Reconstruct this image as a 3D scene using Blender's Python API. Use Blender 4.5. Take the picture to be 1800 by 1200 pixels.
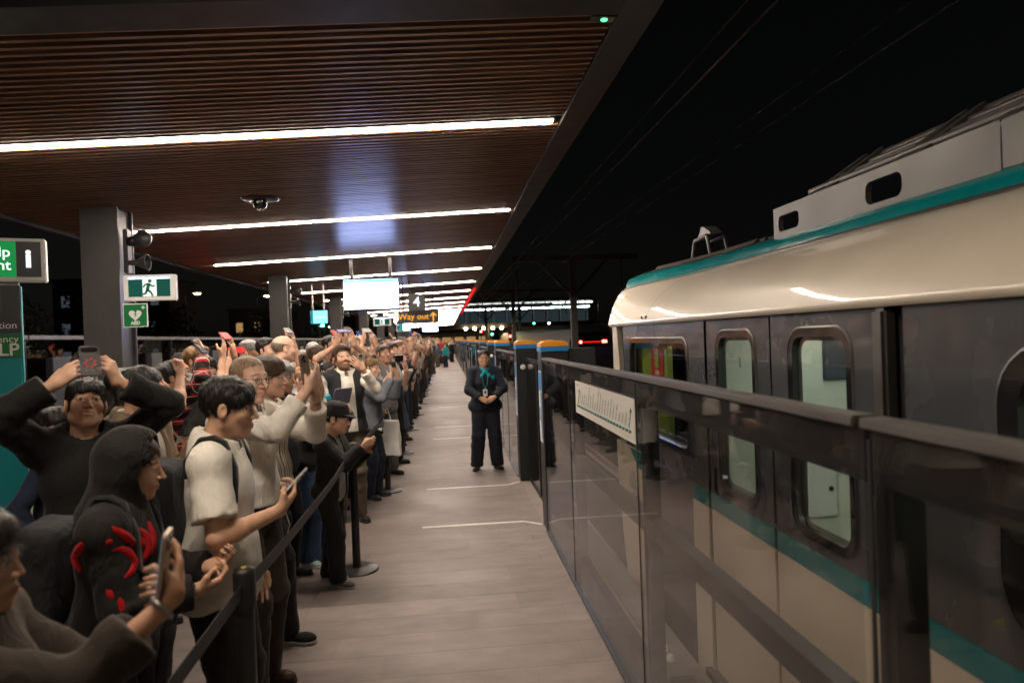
import bpy, bmesh, math, random
import numpy as np
from mathutils import Vector, Matrix
for _o in list(bpy.data.objects): bpy.data.objects.remove(_o)
SC = bpy.context.scene
COL = SC.collection
R = math.radians
# ---------------------------------------------------------------- camera
CAM_H = 1.78
cam_d = bpy.data.cameras.new('camera'); cam = bpy.data.objects.new('camera', cam_d); COL.objects.link(cam)
SC.camera = cam
cam_d.sensor_width = 36.0; cam_d.lens = 24.0
cam_d.clip_start = 0.05; cam_d.clip_end = 1500
def _cam():
    f = 1200.0; vx, vy = 784.0, 597.0; roll = 0.036
    y = np.array([(vx-900)/f, (vy-600)/f, 1.0]); y /= np.linalg.norm(y)
    dn = np.array([math.sin(roll), math.cos(roll), 0.0]); dn -= y*dn.dot(y); dn /= np.linalg.norm(dn)
    x = np.cross(dn, y)
    W = np.stack([x, y, -dn], 1)               # world axes seen in camera (x right, y down, z forward)
    C = np.stack([W[0], -W[1], -W[2]], 0).T    # blender camera axes in world, as columns
    m = Matrix([list(C[0])+[0], list(C[1])+[0], list(C[2])+[CAM_H], [0, 0, 0, 1]])
    return m
cam.matrix_world = _cam()
cam_d.dof.use_dof = True; cam_d.dof.focus_distance = 4.8; cam_d.dof.aperture_fstop = 2.4
# ---------------------------------------------------------------- night sky, exposure
world = bpy.data.worlds.new('World'); SC.world = world; world.use_nodes = True
_nt = world.node_tree; _bg = _nt.nodes['Background']
_sky = _nt.nodes.new('ShaderNodeTexSky'); _sky.sky_type = 'NISHITA'; _sky.sun_disc = False
_sky.sun_elevation = R(4); _sky.sun_rotation = R(120)
_hs = _nt.nodes.new('ShaderNodeHueSaturation'); _hs.inputs['Saturation'].default_value = 0.25
_nt.links.new(_sky.outputs[0], _hs.inputs['Color']); _nt.links.new(_hs.outputs[0], _bg.inputs[0])
_bg.inputs[1].default_value = 0.0006
SC.view_settings.view_transform = 'Standard'; SC.view_settings.look = 'None'
SC.view_settings.exposure = 1.2; SC.view_settings.gamma = 1.0
SC.render.engine = 'CYCLES'
SC.cycles.use_denoising = True
SC.cycles.max_bounces = 8; SC.cycles.transparent_max_bounces = 12
SC.cycles.glossy_bounces = 4; SC.cycles.diffuse_bounces = 3
SC.cycles.sample_clamp_indirect = 4.0
SC.cycles.caustics_reflective = False; SC.cycles.caustics_refractive = False
random.seed(7); RNG = np.random.default_rng(7)

# ---------------------------------------------------------------- object helpers
def tag(o, label=None, cat=None, group=None, kind=None):
    if label: o['label'] = label
    if cat: o['category'] = cat
    if group: o['group'] = group
    if kind: o['kind'] = kind
    return o
def empty(name, loc=(0, 0, 0), rz=0.0):
    o = bpy.data.objects.new(name, None); COL.objects.link(o)
    o.location = loc; o.rotation_euler = (0, 0, rz); o.empty_display_size = 0.1
    return o
def link(name, me, mat=None, parent=None, loc=None, rot=None, color=None):
    o = bpy.data.objects.new(name, me); COL.objects.link(o)
    if mat is not None and len(me.materials) == 0: me.materials.append(mat)
    if parent is not None: o.parent = parent
    if loc is not None: o.location = loc
    if rot is not None: o.rotation_euler = rot
    if color is not None: o.color = (*color, 1.0)
    return o
class MB:
    """collects shapes for ONE mesh"""
    def __init__(s): s.v = []; s.f = []; s.sm = []
    def add(s, vs, fs, smooth=False):
        b = len(s.v); s.v += [tuple(v) for v in vs]
        s.f += [tuple(b+i for i in f) for f in fs]; s.sm += [smooth]*len(fs); return s
    def box(s, x0, x1, y0, y1, z0, z1):
        return s.add([(x0,y0,z0),(x1,y0,z0),(x1,y1,z0),(x0,y1,z0),(x0,y0,z1),(x1,y0,z1),(x1,y1,z1),(x0,y1,z1)],
            [(0,3,2,1),(4,5,6,7),(0,1,5,4),(1,2,6,5),(2,3,7,6),(3,0,4,7)])
    def bbox(s, x0, x1, y0, y1, z0, z1, b=0.01):
        """box with chamfered edges"""
        bm = bmesh.new(); bmesh.ops.create_cube(bm, size=1)
        for v in bm.verts: v.co = Vector(((x0+x1)/2+v.co.x*(x1-x0), (y0+y1)/2+v.co.y*(y1-y0), (z0+z1)/2+v.co.z*(z1-z0)))
        bmesh.ops.bevel(bm, geom=bm.edges[:], offset=b, segments=2, affect='EDGES')
        bm.verts.index_update()
        s.add([tuple(v.co) for v in bm.verts], [[v.index for v in f.verts] for f in bm.faces]); bm.free(); return s
    def tube(s, pts, r, n=8, caps=True, smooth=True):
        P = [Vector(p) for p in pts]; rs = r if isinstance(r, (list, tuple)) else [r]*len(P)
        vs = []; fs = []; up = None
        for i, p in enumerate(P):
            t = (P[min(i+1, len(P)-1)]-P[max(i-1, 0)]).normalized()
            if up is None: up = Vector((0,0,1)) if abs(t.z) < .9 else Vector((1,0,0))
            a = t.cross(up).normalized(); b = a.cross(t).normalized(); up = b
            for k in range(n):
                an = 2*math.pi*k/n; vs.append(p+(a*math.cos(an)+b*math.sin(an))*rs[i])
        for i in range(len(P)-1):
            for k in range(n):
                fs.append((i*n+k, i*n+(k+1)%n, (i+1)*n+(k+1)%n, (i+1)*n+k))
        s.add(vs, fs, smooth)
        if caps:
            s.add(vs[:n], [tuple(range(n))[::-1]]); s.add(vs[-n:], [tuple(range(n))])
        return s
    def lathe(s, prof, c=(0,0,0), n=20, axis='Z', smooth=True):
        vs = []; fs = []
        for r, h in prof:
            for k in range(n):
                a = 2*math.pi*k/n
                q = (r*math.cos(a), r*math.sin(a), h)
                if axis == 'Y': q = (q[0], q[2], q[1])
                if axis == 'X': q = (q[2], q[0], q[1])
                vs.append((c[0]+q[0], c[1]+q[1], c[2]+q[2]))
        for i in range(len(prof)-1):
            for k in range(n): fs.append((i*n+k, i*n+(k+1)%n, (i+1)*n+(k+1)%n, (i+1)*n+k))
        return s.add(vs, fs, smooth)
    def prism(s, poly, axis, a0, a1, smooth=False):
        """polygon in the plane across axis, extruded a0..a1"""
        n = len(poly)
        def P(u, v, a): return {'X': (a, u, v), 'Y': (u, a, v), 'Z': (u, v, a)}[axis]
        vs = [P(u, v, a0) for u, v in poly]+[P(u, v, a1) for u, v in poly]
        fs = [tuple(range(n))[::-1], tuple(range(n, 2*n))]
        s.add(vs, fs)
        s.add(vs, [(i, (i+1) % n, n+(i+1) % n, n+i) for i in range(n)], smooth)
        return s
    def mesh(s, name='m', fix=True):
        me = bpy.data.meshes.new(name); me.from_pydata(s.v, [], s.f); me.update()
        me.polygons.foreach_set('use_smooth', s.sm)
        if fix:
            bm = bmesh.new(); bm.from_mesh(me); bmesh.ops.recalc_face_normals(bm, faces=bm.faces); bm.to_mesh(me); bm.free()
        return me
    def build(s, name, mat, parent=None, loc=None, rot=None, color=None):
        return link(name, s.mesh(name), mat, parent, loc, rot, color)
def copy_tree(o, parent=None):
    c = o.copy(); COL.objects.link(c)
    if parent is not None: c.parent = parent
    for ch in o.children:
        copy_tree(ch, c)
    return c
def rrect(x0, x1, y0, y1, r, n=5):
    P = []
    for cx, cy, a0 in ((x1-r, y0+r, -90), (x1-r, y1-r, 0), (x0+r, y1-r, 90), (x0+r, y0+r, 180)):
        for k in range(n+1):
            a = R(a0+90*k/n); P.append((cx+r*math.cos(a), cy+r*math.sin(a)))
    return P
def text_mesh(txt, size, depth=0.002, align='CENTER', bold=0.0, shear=0.0):
    cu = bpy.data.curves.new('txt', 'FONT'); cu.body = txt; cu.size = size; cu.extrude = depth/2
    cu.align_x = align; cu.align_y = 'CENTER'; cu.offset = bold; cu.shear = shear; cu.resolution_u = 3
    o = bpy.data.objects.new('txt', cu); COL.objects.link(o)
    dg = bpy.context.evaluated_depsgraph_get()
    me = bpy.data.meshes.new_from_object(o.evaluated_get(dg))
    bpy.data.objects.remove(o); bpy.data.curves.remove(cu)
    return me
def text(name, txt, size, mat, parent, loc, rot=(R(90), 0, 0), **k):
    me = text_mesh(txt, size, **k); me.materials.clear()
    return link(name, me, mat, parent, loc, rot)

# ---------------------------------------------------------------- materials
M = {}
def nodes(name):
    m = bpy.data.materials.new(name); m.use_nodes = True; M[name] = m
    nt = m.node_tree; return m, nt, nt.nodes['Principled BSDF']
def N(nt, t, **k):
    n = nt.nodes.new(t)
    for a, v in k.items():
        if a.startswith('i_'): n.inputs[a[2:].replace('_', ' ')].default_value = v
        else: setattr(n, a, v)
    return n
def plain(name, col, rough=0.5, metal=0.0, coat=0.0, var=0.12, scale=6.0, bump=0.0, bscale=60.0, emit=None, estr=0.0, spec=0.5):
    m, nt, b = nodes(name)
    b.inputs['Roughness'].default_value = rough; b.inputs['Metallic'].default_value = metal
    b.inputs['Coat Weight'].default_value = coat; b.inputs['Coat Roughness'].default_value = 0.05
    b.inputs['Specular IOR Level'].default_value = spec
    tc = N(nt, 'ShaderNodeTexCoord')
    nz = N(nt, 'ShaderNodeTexNoise', i_Scale=scale, i_Detail=4.0); nt.links.new(tc.outputs['Object'], nz.inputs['Vector'])
    mp = N(nt, 'ShaderNodeMapRange', i_From_Min=0.3, i_From_Max=0.7, i_To_Min=1-var, i_To_Max=1+var); nt.links.new(nz.outputs[0], mp.inputs[0])
    mx = N(nt, 'ShaderNodeMix', data_type='RGBA', blend_type='MULTIPLY'); mx.inputs[0].default_value = 1
    mx.inputs[6].default_value = (*col, 1); nt.links.new(mp.outputs[0], mx.inputs[7]); nt.links.new(mx.outputs[2], b.inputs['Base Color'])
    r2 = N(nt, 'ShaderNodeMapRange', i_From_Min=0.3, i_From_Max=0.7, i_To_Min=max(0, rough-.06), i_To_Max=min(1, rough+.06)); nt.links.new(nz.outputs[0], r2.inputs[0]); nt.links.new(r2.outputs[0], b.inputs['Roughness'])
    if bump:
        n2 = N(nt, 'ShaderNodeTexNoise', i_Scale=bscale, i_Detail=3.0); nt.links.new(tc.outputs['Object'], n2.inputs['Vector'])
        bp = N(nt, 'ShaderNodeBump', i_Strength=bump, i_Distance=0.01); nt.links.new(n2.outputs[0], bp.inputs['Height']); nt.links.new(bp.outputs[0], b.inputs['Normal'])
    if emit:
        b.inputs['Emission Color'].default_value = (*emit, 1); b.inputs['Emission Strength'].default_value = estr
    return m
def lamp(name, col, s):
    m = bpy.data.materials.new(name); m.use_nodes = True; M[name] = m; nt = m.node_tree
    for n in list(nt.nodes): nt.nodes.remove(n)
    e = N(nt, 'ShaderNodeEmission', i_Color=(*col, 1), i_Strength=s); o = N(nt, 'ShaderNodeOutputMaterial'); nt.links.new(e.outputs[0], o.inputs[0])
    return m
def glass(name, tint, rough=0.0, ior=1.5, boost=1.0):
    m = bpy.data.materials.new(name); m.use_nodes = True; M[name] = m; nt = m.node_tree
    for n in list(nt.nodes): nt.nodes.remove(n)
    t = N(nt, 'ShaderNodeBsdfTransparent', i_Color=(*tint, 1)); g = N(nt, 'ShaderNodeBsdfGlossy', i_Roughness=rough)
    fr = N(nt, 'ShaderNodeFresnel'); bf = N(nt, 'ShaderNodeNewGeometry'); io = N(nt, 'ShaderNodeMapRange', i_To_Min=ior, i_To_Max=1/ior); nt.links.new(bf.outputs['Backfacing'], io.inputs[0]); nt.links.new(io.outputs[0], fr.inputs['IOR']); mu = N(nt, 'ShaderNodeMath', operation='MULTIPLY', use_clamp=True); mu.inputs[1].default_value = boost
    nt.links.new(fr.outputs[0], mu.inputs[0])
    mx = N(nt, 'ShaderNodeMixShader'); o = N(nt, 'ShaderNodeOutputMaterial')
    nt.links.new(mu.outputs[0], mx.inputs[0]); nt.links.new(t.outputs[0], mx.inputs[1]); nt.links.new(g.outputs[0], mx.inputs[2]); nt.links.new(mx.outputs[0], o.inputs[0])
    return m
def fabric(name, pattern=None, rough=0.85):
    """colour from the object's own colour, woven relief"""
    m, nt, b = nodes(name)
    oi = N(nt, 'ShaderNodeObjectInfo'); tc = N(nt, 'ShaderNodeTexCoord')
    nz = N(nt, 'ShaderNodeTexNoise', i_Scale=9.0, i_Detail=5.0); nt.links.new(tc.outputs['Object'], nz.inputs['Vector'])
    mp = N(nt, 'ShaderNodeMapRange', i_From_Min=0.3, i_From_Max=0.7, i_To_Min=0.85, i_To_Max=1.12); nt.links.new(nz.outputs[0], mp.inputs[0])
    mx = N(nt, 'ShaderNodeMix', data_type='RGBA', blend_type='MULTIPLY'); mx.inputs[0].default_value = 1
    nt.links.new(mp.outputs[0], mx.inputs[7])
    src = oi.outputs['Color']
    sp = N(nt, 'ShaderNodeSeparateXYZ'); nt.links.new(tc.outputs['Object'], sp.inputs[0])
    def stripe(out, freq, duty, off=0.0):
        a = N(nt, 'ShaderNodeMath', operation='MULTIPLY_ADD'); a.inputs[1].default_value = freq; a.inputs[2].default_value = off; nt.links.new(out, a.inputs[0])
        f = N(nt, 'ShaderNodeMath', operation='FRACT'); nt.links.new(a.outputs[0], f.inputs[0])
        l = N(nt, 'ShaderNodeMath', operation='LESS_THAN'); l.inputs[1].default_value = duty; nt.links.new(f.outputs[0], l.inputs[0]); return l.outputs[0]
    def mixc(fac, a, col):
        q = N(nt, 'ShaderNodeMix', data_type='RGBA'); nt.links.new(fac, q.inputs[0]); nt.links.new(a, q.inputs[6]); q.inputs[7].default_value = (*col, 1); return q.outputs[2]
    if pattern == 'plaid':
        src = mixc(stripe(sp.outputs[2], 11, .5), src, (.02, .012, .012))
        q = N(nt, 'ShaderNodeMix', data_type='RGBA', blend_type='MULTIPLY'); nt.links.new(stripe(sp.outputs[0], 11, .45), q.inputs[0]); nt.links.new(src, q.inputs[6]); q.inputs[7].default_value = (.16, .1, .1, 1); src = q.outputs[2]
        src = mixc(stripe(sp.outputs[2], 11, .06, .25), src, (.55, .5, .45)); src = mixc(stripe(sp.outputs[0], 11, .06, .3), src, (.5, .45, .4))
    if pattern == 'pinstripe':
        src = mixc(stripe(sp.outputs[0], 22, .16), src, (.05, .035, .03)); src = mixc(stripe(sp.outputs[0], 22, .08, .45), src, (.12, .08, .06))
    if pattern == 'waves':
        n2 = N(nt, 'ShaderNodeTexNoise', i_Scale=4.0); nt.links.new(tc.outputs['Object'], n2.inputs['Vector'])
        a = N(nt, 'ShaderNodeMath', operation='MULTIPLY_ADD'); a.inputs[1].default_value = 0.35; nt.links.new(n2.outputs[0], a.inputs[0]); nt.links.new(sp.outputs[2], a.inputs[2])
        src = mixc(stripe(a.outputs[0], 16, .3), src, (.02, .06, .12)); src = mixc(stripe(a.outputs[0], 16, .15, .5), src, (.35, .3, .08)); src = mixc(stripe(a.outputs[0], 16, .15, .25), src, (.01, .012, .015))
    nt.links.new(src, mx.inputs[6]); nt.links.new(mx.outputs[2], b.inputs['Base Color'])
    b.inputs['Roughness'].default_value = rough; b.inputs['Specular IOR Level'].default_value = 0.25
    b.inputs['Sheen Weight'].default_value = 0.08; b.inputs['Sheen Roughness'].default_value = 0.4
    wv = N(nt, 'ShaderNodeTexNoise', i_Scale=420.0, i_Detail=2.0); nt.links.new(tc.outputs['Object'], wv.inputs['Vector'])
    f2 = N(nt, 'ShaderNodeTexNoise', i_Scale=14.0, i_Detail=4.0, i_Distortion=1.2)
    st = N(nt, 'ShaderNodeMapping'); st.inputs['Scale'].default_value = (1.6, 1.6, .7); nt.links.new(tc.outputs['Object'], st.inputs[0]); nt.links.new(st.outputs[0], f2.inputs['Vector'])
    b1 = N(nt, 'ShaderNodeBump', i_Strength=0.12, i_Distance=0.002); nt.links.new(wv.outputs[0], b1.inputs['Height'])
    b2 = N(nt, 'ShaderNodeBump', i_Strength=0.28, i_Distance=0.02); nt.links.new(f2.outputs[0], b2.inputs['Height']); nt.links.new(b1.outputs[0], b2.inputs['Normal'])
    # creases: ridged noise
    f3 = N(nt, 'ShaderNodeTexNoise', i_Scale=8.5, i_Detail=2.5, i_Distortion=.9); s3 = N(nt, 'ShaderNodeMapping'); s3.inputs['Scale'].default_value = (1.5, 1.5, .8); s3.inputs['Rotation'].default_value = (.5, .4, .3); nt.links.new(tc.outputs['Object'], s3.inputs[0]); nt.links.new(s3.outputs[0], f3.inputs['Vector'])
    r1 = N(nt, 'ShaderNodeMath', operation='SUBTRACT'); r1.inputs[1].default_value = .5; nt.links.new(f3.outputs[0], r1.inputs[0])
    r2_ = N(nt, 'ShaderNodeMath', operation='ABSOLUTE'); nt.links.new(r1.outputs[0], r2_.inputs[0])
    r3 = N(nt, 'ShaderNodeMapRange', interpolation_type='SMOOTHSTEP', i_From_Min=0.0, i_From_Max=0.10, i_To_Min=1.0, i_To_Max=0.0); nt.links.new(r2_.outputs[0], r3.inputs[0])
    b3 = N(nt, 'ShaderNodeBump', i_Strength=0.15, i_Distance=0.012); nt.links.new(r3.outputs[0], b3.inputs['Height']); nt.links.new(b2.outputs[0], b3.inputs['Normal']); nt.links.new(b3.outputs[0], b.inputs['Normal'])
    return m
for _n in ('cloth',): fabric(_n)
fabric('plaid', 'plaid'); fabric('pinstripe', 'pinstripe'); fabric('waves', 'waves'); fabric('leather', None, .35)
def _skin():
    m, nt, b = nodes('skin')
    oi = N(nt, 'ShaderNodeObjectInfo'); at = N(nt, 'ShaderNodeAttribute', attribute_name='feat'); tc = N(nt, 'ShaderNodeTexCoord')
    nz = N(nt, 'ShaderNodeTexNoise', i_Scale=38.0, i_Detail=5.0); nt.links.new(tc.outputs['Object'], nz.inputs['Vector'])
    mp = N(nt, 'ShaderNodeMapRange', i_From_Min=0.3, i_From_Max=0.7, i_To_Min=0.9, i_To_Max=1.08); nt.links.new(nz.outputs[0], mp.inputs[0])
    mx = N(nt, 'ShaderNodeMix', data_type='RGBA', blend_type='MULTIPLY'); mx.inputs[0].default_value = 1
    nt.links.new(oi.outputs['Color'], mx.inputs[6]); nt.links.new(mp.outputs[0], mx.inputs[7])
    bl = N(nt, 'ShaderNodeTexNoise', i_Scale=13.0, i_Detail=3.0); nt.links.new(tc.outputs['Object'], bl.inputs['Vector'])
    bm_ = N(nt, 'ShaderNodeMapRange', i_From_Min=0.42, i_From_Max=0.72, i_To_Min=0.0, i_To_Max=0.30); nt.links.new(bl.outputs[0], bm_.inputs[0])
    rd = N(nt, 'ShaderNodeMix', data_type='RGBA', blend_type='MULTIPLY'); nt.links.new(bm_.outputs[0], rd.inputs[0]); nt.links.new(mx.outputs[2], rd.inputs[6]); rd.inputs[7].default_value = (1.0, .72, .66, 1)
    m2 = N(nt, 'ShaderNodeMix', data_type='RGBA'); nt.links.new(at.outputs['Alpha'], m2.inputs[0]); nt.links.new(rd.outputs[2], m2.inputs[6]); nt.links.new(at.outputs['Color'], m2.inputs[7])
    nt.links.new(m2.outputs[2], b.inputs['Base Color']); b.inputs['Roughness'].default_value = 0.48; b.inputs['Specular IOR Level'].default_value = 0.4
    b.inputs['Subsurface Weight'].default_value = 0.12; b.inputs['Subsurface Radius'].default_value = (1, .35, .2); b.inputs['Subsurface Scale'].default_value = 0.012
    bp = N(nt, 'ShaderNodeBump', i_Strength=0.15, i_Distance=0.002); n2 = N(nt, 'ShaderNodeTexNoise', i_Scale=260.0, i_Detail=3.0); nt.links.new(tc.outputs['Object'], n2.inputs['Vector'])
    nt.links.new(n2.outputs[0], bp.inputs['Height']); nt.links.new(bp.outputs[0], b.inputs['Normal'])
_skin()
def _hair():
    m, nt, b = nodes('hair')
    oi = N(nt, 'ShaderNodeObjectInfo'); tc = N(nt, 'ShaderNodeTexCoord')
    st = N(nt, 'ShaderNodeMapping'); st.inputs['Scale'].default_value = (130, 130, 26); nt.links.new(tc.outputs['Object'], st.inputs[0])
    nz = N(nt, 'ShaderNodeTexNoise', i_Scale=1.0, i_Detail=4.0, i_Distortion=.8); nt.links.new(st.outputs[0], nz.inputs['Vector'])
    mp = N(nt, 'ShaderNodeMapRange', i_From_Min=0.3, i_From_Max=0.7, i_To_Min=0.55, i_To_Max=1.5); nt.links.new(nz.outputs[0], mp.inputs[0])
    mx = N(nt, 'ShaderNodeMix', data_type='RGBA', blend_type='MULTIPLY'); mx.inputs[0].default_value = 1
    nt.links.new(oi.outputs['Color'], mx.inputs[6]); nt.links.new(mp.outputs[0], mx.inputs[7]); nt.links.new(mx.outputs[2], b.inputs['Base Color'])
    b.inputs['Roughness'].default_value = 0.42
    bp = N(nt, 'ShaderNodeBump', i_Strength=0.9, i_Distance=0.006); nt.links.new(nz.outputs[0], bp.inputs['Height']); nt.links.new(bp.outputs[0], b.inputs['Normal'])
_hair()
# ================================================================ figures: distance fields -> surface nets
def A(*v): return np.array(v, dtype=np.float32)
def unit(v): v = np.asarray(v, float); return v/(np.linalg.norm(v)+1e-9)
def smin(a, b, k):
    h = np.clip(0.5+0.5*(b-a)/k, 0, 1); return b+(a-b)*h-k*h*(1-h)
def smax(a, b, k): return -smin(-a, -b, k)
def cone(P, a, b, ra, rb):
    a = np.asarray(a, np.float32); b = np.asarray(b, np.float32); ab = b-a; pa = P-a
    t = np.clip((pa@ab)/(ab@ab+1e-9), 0, 1); d = pa-t[:, None]*ab
    return np.sqrt((d*d).sum(1))-(ra+(rb-ra)*t)
def ell(P, c, r, rot=None):
    q = P-np.asarray(c, np.float32)
    if rot is not None: q = q@np.asarray(rot, np.float32)
    r = np.asarray(r, np.float32); q = q/r; k = np.sqrt((q*q).sum(1)); k2 = np.sqrt(((q/r)**2).sum(1))+1e-6
    return k*(k-1)/k2
def wav(P, s, sc, seed=0):
    """cheap folded noise"""
    r = np.random.default_rng(seed); o = 0
    for i in range(4):
        d = r.normal(size=3)*np.asarray(sc); ph = r.uniform(0, 6.28); d2 = r.normal(size=3)*np.asarray(sc)*.7
        o = o+np.sin(P@d.astype(np.float32)*s+ph+1.3*np.sin(P@d2.astype(np.float32)*s*.6))
    return o/4
def net(f, lo, hi, h, margin=0.0):
    """surface net of f<0 in a box"""
    lo = np.asarray(lo, np.float32); B = 4
    n = (np.ceil((np.asarray(hi)-lo)/h/B).astype(int)+1)*B
    cs = [lo[i]+h*(np.arange(0, n[i], B)+(B-1)/2) for i in range(3)]
    G = np.stack(np.meshgrid(*cs, indexing='ij'), -1).reshape(-1, 3).astype(np.float32)
    c = f(G).reshape([len(x) for x in cs])
    V = np.repeat(np.repeat(np.repeat(c, B, 0), B, 1), B, 2).astype(np.float32)
    act = np.abs(c) < B*h*1.6+margin
    mask = np.repeat(np.repeat(np.repeat(act, B, 0), B, 1), B, 2)
    ii = np.argwhere(mask)
    if len(ii) == 0: return np.zeros((0, 3)), np.zeros((0, 4), int)
    pts = lo+ii.astype(np.float32)*h
    V[mask] = f(pts.astype(np.float32))
    S = V < 0
    # active cells
    cnt = np.zeros(np.array(S.shape)-1, np.int8)
    offs = [(i, j, k) for i in (0, 1) for j in (0, 1) for k in (0, 1)]
    a, b, cc = S.shape
    for i, j, k in offs: cnt += S[i:a-1+i, j:b-1+j, k:cc-1+k]
    cell = (cnt > 0) & (cnt < 8)
    ci = np.argwhere(cell)
    idx = -np.ones(cell.shape, np.int64); idx[cell] = np.arange(len(ci))
    acc = np.zeros((len(ci), 3)); num = np.zeros(len(ci))
    for ax in range(3):
        for u in (0, 1):
            for w in (0, 1):
                o0 = [0, 0, 0]; o1 = [0, 0, 0]; oth = [x for x in range(3) if x != ax]
                o0[oth[0]] = o1[oth[0]] = u; o0[oth[1]] = o1[oth[1]] = w; o1[ax] = 1
                va = V[ci[:, 0]+o0[0], ci[:, 1]+o0[1], ci[:, 2]+o0[2]]; vb = V[ci[:, 0]+o1[0], ci[:, 1]+o1[1], ci[:, 2]+o1[2]]
                m = (va < 0) != (vb < 0); t = np.where(m, va/(va-vb+1e-12), 0)
                p = np.tile(np.array(o0, float), (len(ci), 1)); p[:, ax] += t
                acc += p*m[:, None]; num += m
    vert = lo+(ci+acc/np.maximum(num, 1)[:, None])*h
    Q = []
    for ax in range(3):
        s0 = [slice(0, -1)]*3; s1 = [slice(0, -1)]*3
        sl0 = [slice(None)]*3; sl1 = [slice(None)]*3; sl0[ax] = slice(0, -1); sl1[ax] = slice(1, None)
        d = S[tuple(sl0)] != S[tuple(sl1)]
        e = np.argwhere(d); o1, o2 = [x for x in range(3) if x != ax]
        ok = (e[:, o1] > 0) & (e[:, o2] > 0) & (e[:, o1] < cell.shape[o1]) & (e[:, o2] < cell.shape[o2]); e = e[ok]
        if len(e) == 0: continue
        def at(du, dw):
            q = e.copy(); q[:, o1] -= du; q[:, o2] -= dw; return idx[q[:, 0], q[:, 1], q[:, 2]]
        q = np.stack([at(1, 1), at(0, 1), at(0, 0), at(1, 0)], 1)
        flip = S[e[:, 0], e[:, 1], e[:, 2]] if ax != 1 else ~S[e[:, 0], e[:, 1], e[:, 2]]
        q[~flip] = q[~flip][:, ::-1]
        Q.append(q)
    Q = np.concatenate(Q); Q = Q[(Q >= 0).all(1)]
    return vert, Q
def to_mesh(name, pieces, feat=None):
    vs = []; qs = []; b = 0
    for v, q in pieces:
        vs.append(v); qs.append(q+b); b += len(v)
    v = np.concatenate(vs); q = np.concatenate(qs)
    me = bpy.data.meshes.new(name); me.vertices.add(len(v)); me.vertices.foreach_set('co', v.astype(np.float32).ravel())
    me.loops.add(len(q)*4); me.loops.foreach_set('vertex_index', q.ravel().astype(np.int32))
    me.polygons.add(len(q)); me.polygons.foreach_set('loop_start', np.arange(0, len(q)*4, 4, dtype=np.int32))
    me.polygons.foreach_set('use_smooth', np.ones(len(q), bool))
    me.update(calc_edges=True); me.validate()
    if feat is not None:
        at = me.color_attributes.new('feat', 'FLOAT_COLOR', 'POINT'); at.data.foreach_set('color', np.concatenate(feat).astype(np.float32).ravel())
    return me
def rotm(ax, a):
    return np.array(Matrix.Rotation(a, 3, ax))

# ---- head (own frame: centre between the ears, faces +Y)
def cranium(P, hd):
    w = hd.get('w', 1.0)
    return ell(P, (0, -.014, .036), (.074*w, .095, .083))
def head_sdf(hd):
    w = hd.get('w', 1.0); fat = hd.get('fat', 0.0); fem = hd.get('fem', 0); nose = hd.get('nose', 1.0); sm = hd.get('smile', 0.0); jaw = hd.get('jaw', 1.0)
    child = hd.get('child', 0)
    def f(P):
        d = cranium(P, hd)
        Q = P*A(1, 1, 1); Q[:, 0] = np.abs(Q[:, 0])     # mirror symmetric
        d = smin(d, ell(Q, (0, .030, -.028), ((.060+fat*.012)*w, .062, .086)), .022)
        d = smin(d, cone(Q, (.046*w*jaw, .0, -.058), (.012, .064-.004*fem, -.101+.008*child), .024+fat*.012, .017), .03)
        d = smin(d, ell(Q, (.038*w, .056, -.022), (.026+fat*.008, .026, .026)), .022)
        d = smin(d, cone(Q, (.0, .079, .024), (.036*w, .070, .024), .013, .012), .014)
        d = smin(d, ell(Q, (0, .075, -.066), (.026, .022, .028)), .016)          # muzzle
        d = smin(d, ell(Q, (0, .074, -.101+.006*child), (.017, .016, .014)), .016)
        d = smax(d, -ell(Q, (.031*w, .104, .004), (.018, .019, .012)), .012)     # sockets
        d = smin(d, ell(Q, (.0315*w, .0755, .005), (.0145, .0135, .0125)), .003)   # eyeballs
        d = smin(d, cone(Q, (.018, .089, .0135), (.043, .078, .012), .0032, .0028), .006)  # upper lids
        d = smin(d, cone(Q, (.020, .0865, -.004), (.042, .077, -.003), .0025, .0022), .006)
        d = smin(d, cone(Q, (0, .083, .018), (0, .083+.031*nose, -.028), .007, .0095*nose), .012)
        d = smin(d, ell(Q, (.0105, .096, -.033), (.0095*nose, .011, .0075)), .006)
        d = smax(d, -ell(Q, (.0065, .104, -.040), (.004, .006, .003)), .003)
        zc = -.064+sm*.5*.012
        d = smin(d, cone(Q, (0, .0985, -.0585), (.026+sm*.006, .080, zc+.001), .0054, .003), .007)
        d = smin(d, cone(Q, (0, .0965, -.070-.003*sm), (.024+sm*.006, .080, zc-.001), .0064, .003), .007)
        op = .0015+hd.get('open', 0)*.006
        d = smax(d, -(cone(Q, (0, .104, -.0642-.001*sm), (.022+sm*.006, .090, zc), op, .001)), .002)
        if sm: d = smin(d, ell(Q, (.04, .066, -.034), (.018, .016, .015)), .018)
        # ears
        er = rotm('Z', R(-22))
        e = ell(Q, (.079*w, -.010, -.004), (.0085, .021, .033), er)
        e = smax(e, -ell(Q, (.089*w, -.004, .002), (.007, .010, .017), er), .006)
        d = smin(d, e, .006)
        # neck
        nr = hd.get('neck', .054)
        d = smin(d, cone(P, (0, -.022, -.05), (0, -.042, -.21), nr, nr+.006), .025)
        return d
    return f
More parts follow.
